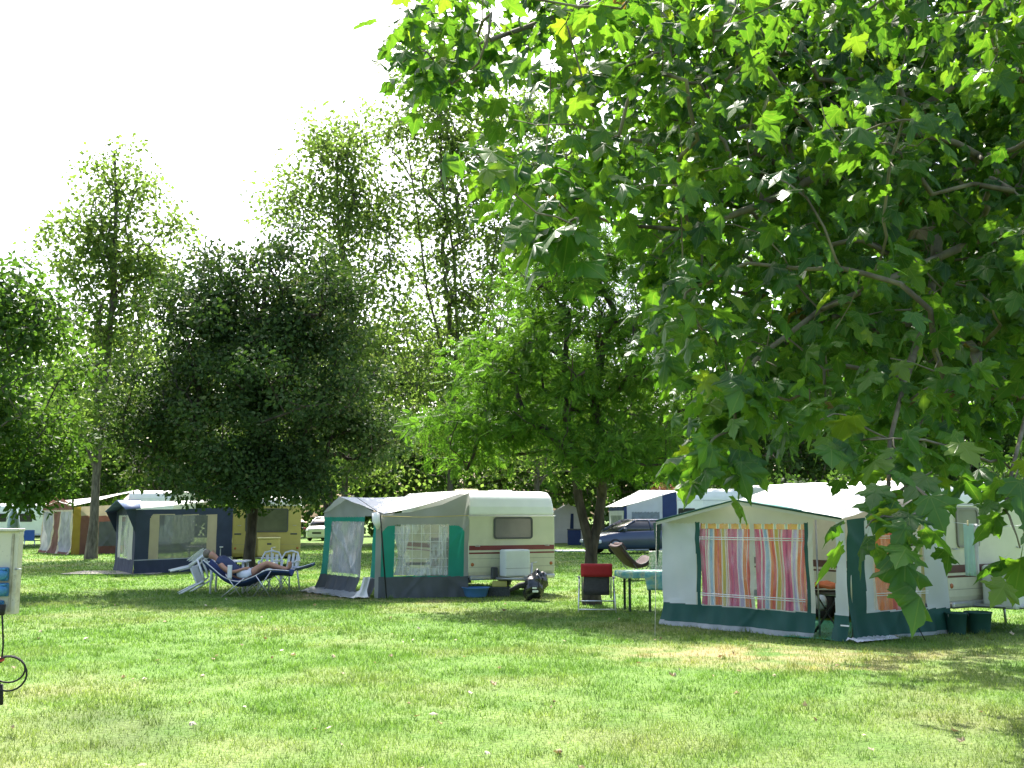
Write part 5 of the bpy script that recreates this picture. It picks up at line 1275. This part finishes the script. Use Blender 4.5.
MB().loft([[(r_ * (1 + .25 * (k % 2)) * cos(2 * pi * k / 12), r_ * (1 + .25 * (k % 2)) * sin(2 * pi * k / 12), z_) for k in range(12)] for r_, z_ in ((.28, .75), (.30, 1.2), (.24, 1.8), (.05, 2.45))]).build('canopy', M('parasol_blue', (.30, .38, .48), .8, .2, 4), fl)
q = P(31, 517, 58); bc = thing('camping_chair', 'small blue camping chair far away before the white caravan', 'chair', (q[0], q[1], 0), .5)
BLC = M('chair_blue', (.05, .13, .33), .8, .1)
MB().box((-.27, -.25, .38), (.27, .25, .43), .02).build('seat', BLC, bc); MB().box((-.27, -.03, .43), (.27, .02, 1.0), .02, M=Matrix.Translation(Vector((0, .27, 0))) @ Matrix.Rotation(-.25, 4, 'X')).build('backrest', BLC, bc)
for x in (-.26, .26):
    for y in (-.22, .24): MB().tube([(x, y, 0), (x, y * .9, .4)], .018, 6).build('leg', ALU, bc)

M_RIM = M('alloy_rim', (.30, .31, .32), .35, .08, 9, metal=.6)
# ------------------------------------------------------------------ vehicles
def car(label, loc, rot, stations, paint, cat='car', name='car', wheels=(.8, 3.4), wr=.31, half=.86, gh=None, scale=1.0, lights=True):
    """stations: (x, z_low, z_belt, halfwidth); gh: greenhouse [(x_bottom, x_top)...]"""
    t = thing(name, label, cat, loc, rot); t.scale = (scale,) * 3
    rings = []
    for (x, zl, zb, hw) in stations:
        zm = zl + (zb - zl) * .55
        rings.append([(x, -hw * .92, zl), (x, -hw, zl + .10), (x, -hw, zm), (x, -hw * .965, zb - .05), (x, -hw * .90, zb), (x, 0, zb + .025), (x, hw * .90, zb), (x, hw * .965, zb - .05), (x, hw, zm), (x, hw, zl + .10), (x, hw * .92, zl)])
    body = MB().loft(rings).build('body', paint, t)
    x0, x1, x2, x3, zb, zr, hw = gh
    def sec(z, inset, k):
        xa, xb = x0 + (x1 - x0) * k, x3 + (x2 - x3) * k
        y = hw - inset
        return [(xa, -y * .86, z), (xa + .12, -y, z), (xb - .12, -y, z), (xb, -y * .86, z), (xb, y * .86, z), (xb - .12, y, z), (xa + .12, y, z), (xa, y * .86, z)]
    MB().loft([sec(zb - .03, 0, 0), sec(zb + (zr - zb) * .5, .07, .5), sec(zr - .03, .15, 1)]).build('windows', GLASS, t)
    def top(z, ins, g): return [(x + (g if x < (x1 + x2) / 2 else -g), y, z) for x, y, z in sec(z, ins, 1)]
    MB().loft([top(zr - .05, .135, -.02), top(zr - .01, .16, .03), top(zr + .02, .24, .15)]).build('roof', paint, t)
    for s in (-1, 1):
        y0, y1 = s * (hw + .004), s * (hw - .145)
        mb = MB()
        for (xa, xb) in ((x0 + .05, x1 + .05), ((x0 + x3) / 2, (x1 + x2) / 2), (x3 - .05, x2 - .05)):
            mb.tube([(xa, y0 - s * .01, zb - .01), ((xa + xb) / 2, (y0 + y1) / 2 + s * .008, (zb + zr) / 2), (xb, y1, zr - .03)], .032, 6)
        mb.build('pillar', paint, t)
        MB().box((x0 + .25, s * (hw + .02) - .02 * (s < 0), zb + .0), (x0 + .38, s * (hw + .16) + .0, zb + .13), .03).build('mirror', paint, t) if s > 0 else MB().box((x0 + .25, -(hw + .16), zb), (x0 + .38, -(hw + .0), zb + .13), .03).build('mirror', paint, t)
        for wx in wheels:
            wh = MB().lathe([(0, -.10), (wr * .7, -.10), (wr * .95, -.09), (wr, -.05), (wr, .05), (wr * .95, .09), (wr * .7, .10), (0, .10)], (wx, s * (half - .07), wr), 26, 'y').build('wheel', RUBBER, t)
            mb = MB()
            for k in range(10):
                a = 2 * pi * k / 10; mb.box((.03, -.012, -.022), (wr * .66, .012, .022), .0, M=Matrix.Translation(Vector((wx, s * (half + .035), wr))) @ Matrix.Rotation(a, 4, 'Y'))
            mb.lathe([(wr * .62, -.012), (wr * .70, -.012), (wr * .70, .012), (wr * .62, .012), (wr * .62, -.012)], (wx, s * (half + .035), wr), 26, 'y', caps=False); mb.build('rim', M_RIM, wh)
        if lights:
            st = stations[0]; MB().box((st[0] - .03, s * (half * .80) - .17, st[2] - .17), (st[0] + .22, s * (half * .80) + .13, st[2] - .02), .04).build('headlight', M('lamp_glass', (.6, .62, .64), .15, .05, 4), t)
    st = stations[0]
    MB().box((st[0] - .025, -.34, st[1] + .20), (st[0] + .05, .34, st[1] + .34), .02).build('grille', DKGREY, t)
    return t
d_c = 48.5; q = P(588, 517, d_c)
NAVYP = M('paint_dark_blue', (.026, .042, .085), .28, .1, 3, spec=.5, coat=.35)
car('dark blue saloon car parked on the grass behind the acacia trunk', (q[0], q[1], 0), radians(21), [(0, .30, .62, .70), (.12, .22, .74, .80), (.6, .20, .84, .87), (1.35, .20, .94, .89), (2.4, .20, .97, .90), (3.5, .20, .99, .89), (4.3, .24, 1.0, .84), (4.62, .32, .92, .76)], NAVYP, gh=(1.0, 1.85, 3.25, 4.2, .96, 1.44, .80), wheels=(.85, 3.6), wr=.32, half=.88, scale=1.10)
d_v = 74.0; q = P(304, 517, d_v)
WP = M('paint_white', (.8, .8, .8), .25, .03, 3, spec=.6, coat=.5)
vq = P(317, 517, d_v)
car('white people carrier parked far off beyond the yellow caravan', (vq[0], vq[1], 0), radians(80), [(0, .30, .80, .72), (.12, .22, .92, .84), (.7, .2, 1.05, .9), (1.4, .2, 1.12, .92), (3.2, .2, 1.12, .92), (4.3, .22, 1.12, .9), (4.5, .3, 1.0, .84)], WP, 'car', 'car', (.85, 3.5), .32, .9, gh=(.75, 1.7, 4.0, 4.4, 1.10, 1.72, .86))
# small parked cars / tents in the far gaps
q = P(298, 517, 95)
car('red car far off between the yellow caravan and the white people carrier', (q[0], q[1], 0), radians(100), [(0, .30, .62, .70), (.12, .22, .74, .80), (.6, .20, .84, .84), (2.4, .20, .92, .86), (3.7, .3, .9, .78)], M('paint_red', (.35, .03, .03), .3), gh=(.9, 1.6, 3.1, 3.6, .90, 1.42, .78), wheels=(.75, 3.0), wr=.3, half=.84)

# ------------------------------------------------------------------ caravan and annexe beyond the car
d_n = 53.0
Bn = P(624, 517, d_n); Dn = P(677, 517, d_n + .3); An = P(609, 517, d_n + 3.0); Bn[2] = Dn[2] = An[2] = 0
awn = thing('awning', 'white and blue awning behind the dark blue car', 'awning', tuple(Bn))
NAVYL = M('awning_blue_cloth', (.022, .04, .13), .7, .1, 3, .1, .15); GRL = M('awning_lightgrey', (.48, .52, .58), .7, .05, 2.5, .1, .25)
zl = P(624, 507, d_n)[2]; zr_ = P(677, 491.5, d_n)[2]
un = lambda px: upx(Bn, Dn, px, 520)
def reg_n(U, Z):
    R = np.zeros_like(U, int)
    R[(U > un(663))] = 1
    R[U < .05] = 3
    R[(U > un(632)) & (U < un(660)) & (Z > 1.0) & (Z < 1.95)] = 2
    return R
wall(awn, Bn, Dn, [(0, zl), (un(663), zr_ - .12), (1, zr_)], reg_n, {0: ('wall_panel', GRL), 1: ('blue_panel', NAVYL), 3: ('blue_panel', NAVYL), 2: ('window', M('gauze_blue', (.16, .19, .22), .5, .2))}, cell=.05, wr=.01, seed=41)
def reg_nf(U, Z):
    R = np.zeros_like(U, int); R[(U > .15) & (U < .85) & (Z > .9) & (Z < 1.8)] = 2; R[Z > 2.0] = 1; return R
wall(awn, An, Bn, [(0, zl), (1, zl)], reg_nf, {0: ('wall_panel', GRL), 1: ('valance', NAVYL), 2: ('window', M('gauze_grey', (.2, .23, .25), .5, .2))}, cell=.06, wr=.01, seed=42)
roof(awn, [(0, np.array([An[0] - .2, An[1], zl + .03])), (1, np.array([Bn[0] - .1, Bn[1] - .1, zl + .03]))], [(0, P(640, 490, d_n + 4.5)), (1, P(678, 490.5, d_n + .2))], WCLOTH, sag=.03)
can = caravan('white caravan with dark window behind the blue and white awning', (Dn[0], Dn[1] - .05, 0), radians(2), 1.35, 3.6, WHITEP, WHITEP, H=P(690, 491, d_n)[2], zt=2.55, win=(.06, .95, 1.35, 2.15), hitch=False)
can2 = caravan('long white caravan standing farther back, only its roof above the green awning', tuple(P(690, 517, d_n + 4) * [1, 1, 0]), radians(2), 2.9, 2.2, WHITEP, WHITEP, H=P(690, 488.5, d_n + 4)[2], zt=2.6, win=(1.2, 2.3, 1.7, 2.3), hitch=False, vents=((.1, .6, .9, .5, .12, WHITEP),))
q = P(553, 517, 68)
tn = thing('tent', 'tall white tent wall far behind the striped caravan', 'tent', (q[0], q[1], 0))
MB().prism([(0, 0), (2.1, 0), (1.95, 2.1), (1.0, 2.6), (.1, 2.1)], 0, 2.6, .03, axis='y').build('body', M('tent_white', (.66, .64, .66), .8, .05, 3, .1, .2), tn)
MB().sheet([[(1.05 + .02 * j, -.012, .02 + 1.9 * j / 6), (1.35, -.012 - .02 * sin(j), .02 + 1.9 * j / 6)] for j in range(7)], thick=.02).build('door', NAVYL, tn)
q = P(574, 517, 64); bb_ = thing('storage_box', 'dark blue storage box on the grass beside the white tent', 'box', (q[0], q[1], 0))
MB().box((-.4, -.3, 0), (.4, .3, .9), .04).build('body', NAVYL, bb_); MB().box((-.43, -.33, .9), (.43, .33, .98), .02).build('lid', DKGREY, bb_)
q = G(571, 551.5)
tag(MB().box((q[0] - .8, q[1] - .7, .01), (q[0] + .7, q[1] + .7, .07), .02).build('white_tarpaulin', PLW), 'flat white tarpaulin on the grass at the nose of the blue car', 'tarpaulin')

# ------------------------------------------------------------------ electrical hook-up box at the left edge
d_p = 8.6; s = d_p / F_PX
bx1, bx0 = P(17, 570, d_p)[0], P(-48, 570, d_p)[0]; zt_, zb_ = P(0, 529, d_p)[2], P(0, 614.5, d_p)[2]
ep = thing('hookup_box', 'weathered cream electrical hookup box with blue sockets on a post', 'electrical box', ((bx0 + bx1) / 2, d_p + .1, 0))
m, nt, out = new_mat('weathered_board'); nz = noise(nt, 5, 8, rough=.75); nz2 = noise(nt, 38, 3)
c = mixcol(nt, ramp(nt, nz, [(.52, (0,) * 3), (.66, (.7,) * 3)]), (.56, .53, .42), (.33, .28, .19)); c = mixcol(nt, ramp(nt, nz2, [(.66, (0,) * 3), (.72, (.8,) * 3)]), c, (.12, .10, .07))
b = N(nt, 'ShaderNodeBsdfPrincipled'); nt.links.new(c, b.inputs['Base Color']); b.inputs['Roughness'].default_value = .7; nt.links.new(b.outputs[0], out.inputs[0]); BOARD = m
MB().box((bx0, d_p, zb_), (bx1, d_p + .085, zt_ - .02), .006).build('cabinet', BOARD, ep, True)
MB().box((bx0 - .02, d_p - .03, zt_ - .02), (bx1 + .004, d_p + .10, zt_ + .004), .006).build('lid', M('lid_weathered', (.5, .48, .40), .7, .2, 9), ep, True)
MB().box((bx1 - .055, d_p - .012, zb_ + .02), (bx1 - .035, d_p - .002, zt_ - .04), .003).build('edge_strip', M('strip_rusty', (.36, .33, .25), .7, .35, 14), ep, True)
px_ = P(-22, 570, d_p)[0]
MB().box((px_ - .05, d_p + .01, 0), (px_ + .05, d_p + .08, zb_), .008).build('post', M('post_wood', (.2, .16, .11), .85, .2, 8), ep, True)
SB = M('socket_blue', (.03, .16, .36), .35, .1, 8)
for (px, py) in ((4, 574), (4, 589.5), (-1, 607), (-22, 574), (-22, 589.5)):
    q = P(px, py, d_p)
    so_ = MB().box((q[0] - .048, d_p - .035, q[2] - .055), (q[0] + .048, d_p - .001, q[2] + .055), .012).build('socket', SB, ep, True)
    MB().lathe([(0, -.085), (.036, -.08), (.044, -.05), (.044, -.034)], (q[0] + .006, d_p, q[2] - .004), 18, 'y').box((q[0] - .03, d_p - .075, q[2] + .034), (q[0] + .04, d_p - .034, q[2] + .052), .006).build('flap', M('socket_flap', (.05, .2, .42), .35, .1, 8), so_, True)
MB().tube([(bx1 - .01, d_p - .01, P(22, 569, d_p)[2]), (bx1 + .05, d_p - .03, P(22, 569, d_p)[2])], .006, 6).build('bolt', ALU, ep, True)
# cable: plug, drop, loops
pts = [P(2, 612, d_p - .11), P(2.6, 625, d_p - .10), P(3.2, 645, d_p - .08), P(1.5, 662, d_p - .07)]
def loop(cx, cz, rx, rz, y, a0, a1, n=22):
    return [(cx + rx * cos(a), y, cz + rz * sin(a)) for a in [a0 + (a1 - a0) * k / n for k in range(n + 1)]]
c0 = P(9, 669, d_p - .05); c1 = P(12.5, 673, d_p - .09)
full = [tuple(p) for p in pts] + loop(c0[0], c0[2], .135, .105, d_p - .06, pi * .9, -pi * 1.0) + loop(c1[0] - .03, c1[2] - .005, .15, .135, d_p - .10, pi * .95, -pi * 1.2)
cab = thing('power_cable', 'black power cable looped below the blue sockets', 'cable', (c0[0], d_p, 0))
MB().tube(full, .0075, 8).build('cord', RUBBER, cab, True)
q = P(2, 609, d_p - .10); MB().tube([tuple(q + [0, 0, .035]), tuple(q + [0, .0, -.05])], [.03, .02], 12).build('plug', RUBBER, cab, True)
q = P(.5, 660, d_p - .08); MB().box((q[0] - .02, q[1] - .02, q[2] - .012), (q[0] + .02, q[1] + .03, q[2] + .02), .006).build('tie', M('tie_red', (.45, .05, .05), .6), cab, True)
q = P(-.5, 697, d_p - .06); MB().tube([tuple(q + [0, 0, .10]), tuple(q + [0, 0, -.06])], [.022, .032], 12).tube([(q[0], q[1], q[2] + .10), (c0[0] - .14, d_p - .06, c0[2] - .03)], .0075, 6).build('connector', RUBBER, cab, True)

# ------------------------------------------------------------------ leaf litter on the lawn
def litter():
    rng = np.random.default_rng(17); n = 150
    y = 7 + 16 * rng.random(n) ** 1.3; x = rng.uniform(-.52, .56, n) * y + .25 * y * (rng.random(n) < .35) * rng.random(n)
    pos = np.stack([x, y, rng.uniform(.02, .05, n)], 1)
    dirs = rng.normal(size=(n, 3)); dirs[:, 2] *= .25; nrm = rng.normal(0, .35, (n, 3)); nrm[:, 2] += 1
    V, Fc, T = scatter(PL_V, PL_F, pos, dirs, nrm, rng.uniform(.025, .06, n), rng.random(n), rng.uniform(-4, 4.5, n))
    m = leaf_mat('dry_leaf', [(0, (.16, .10, .05)), (.2, (.33, .24, .13)), (.6, (.45, .38, .26)), (1, (.66, .63, .54))], .15, .7, .2, (1, .9, .7))
    tag(link('leaf_litter', np_mesh('leaf_litter', V, Fc, False, T), m), 'pale curled fallen leaves scattered over the lawn', None, kind='stuff')
litter()
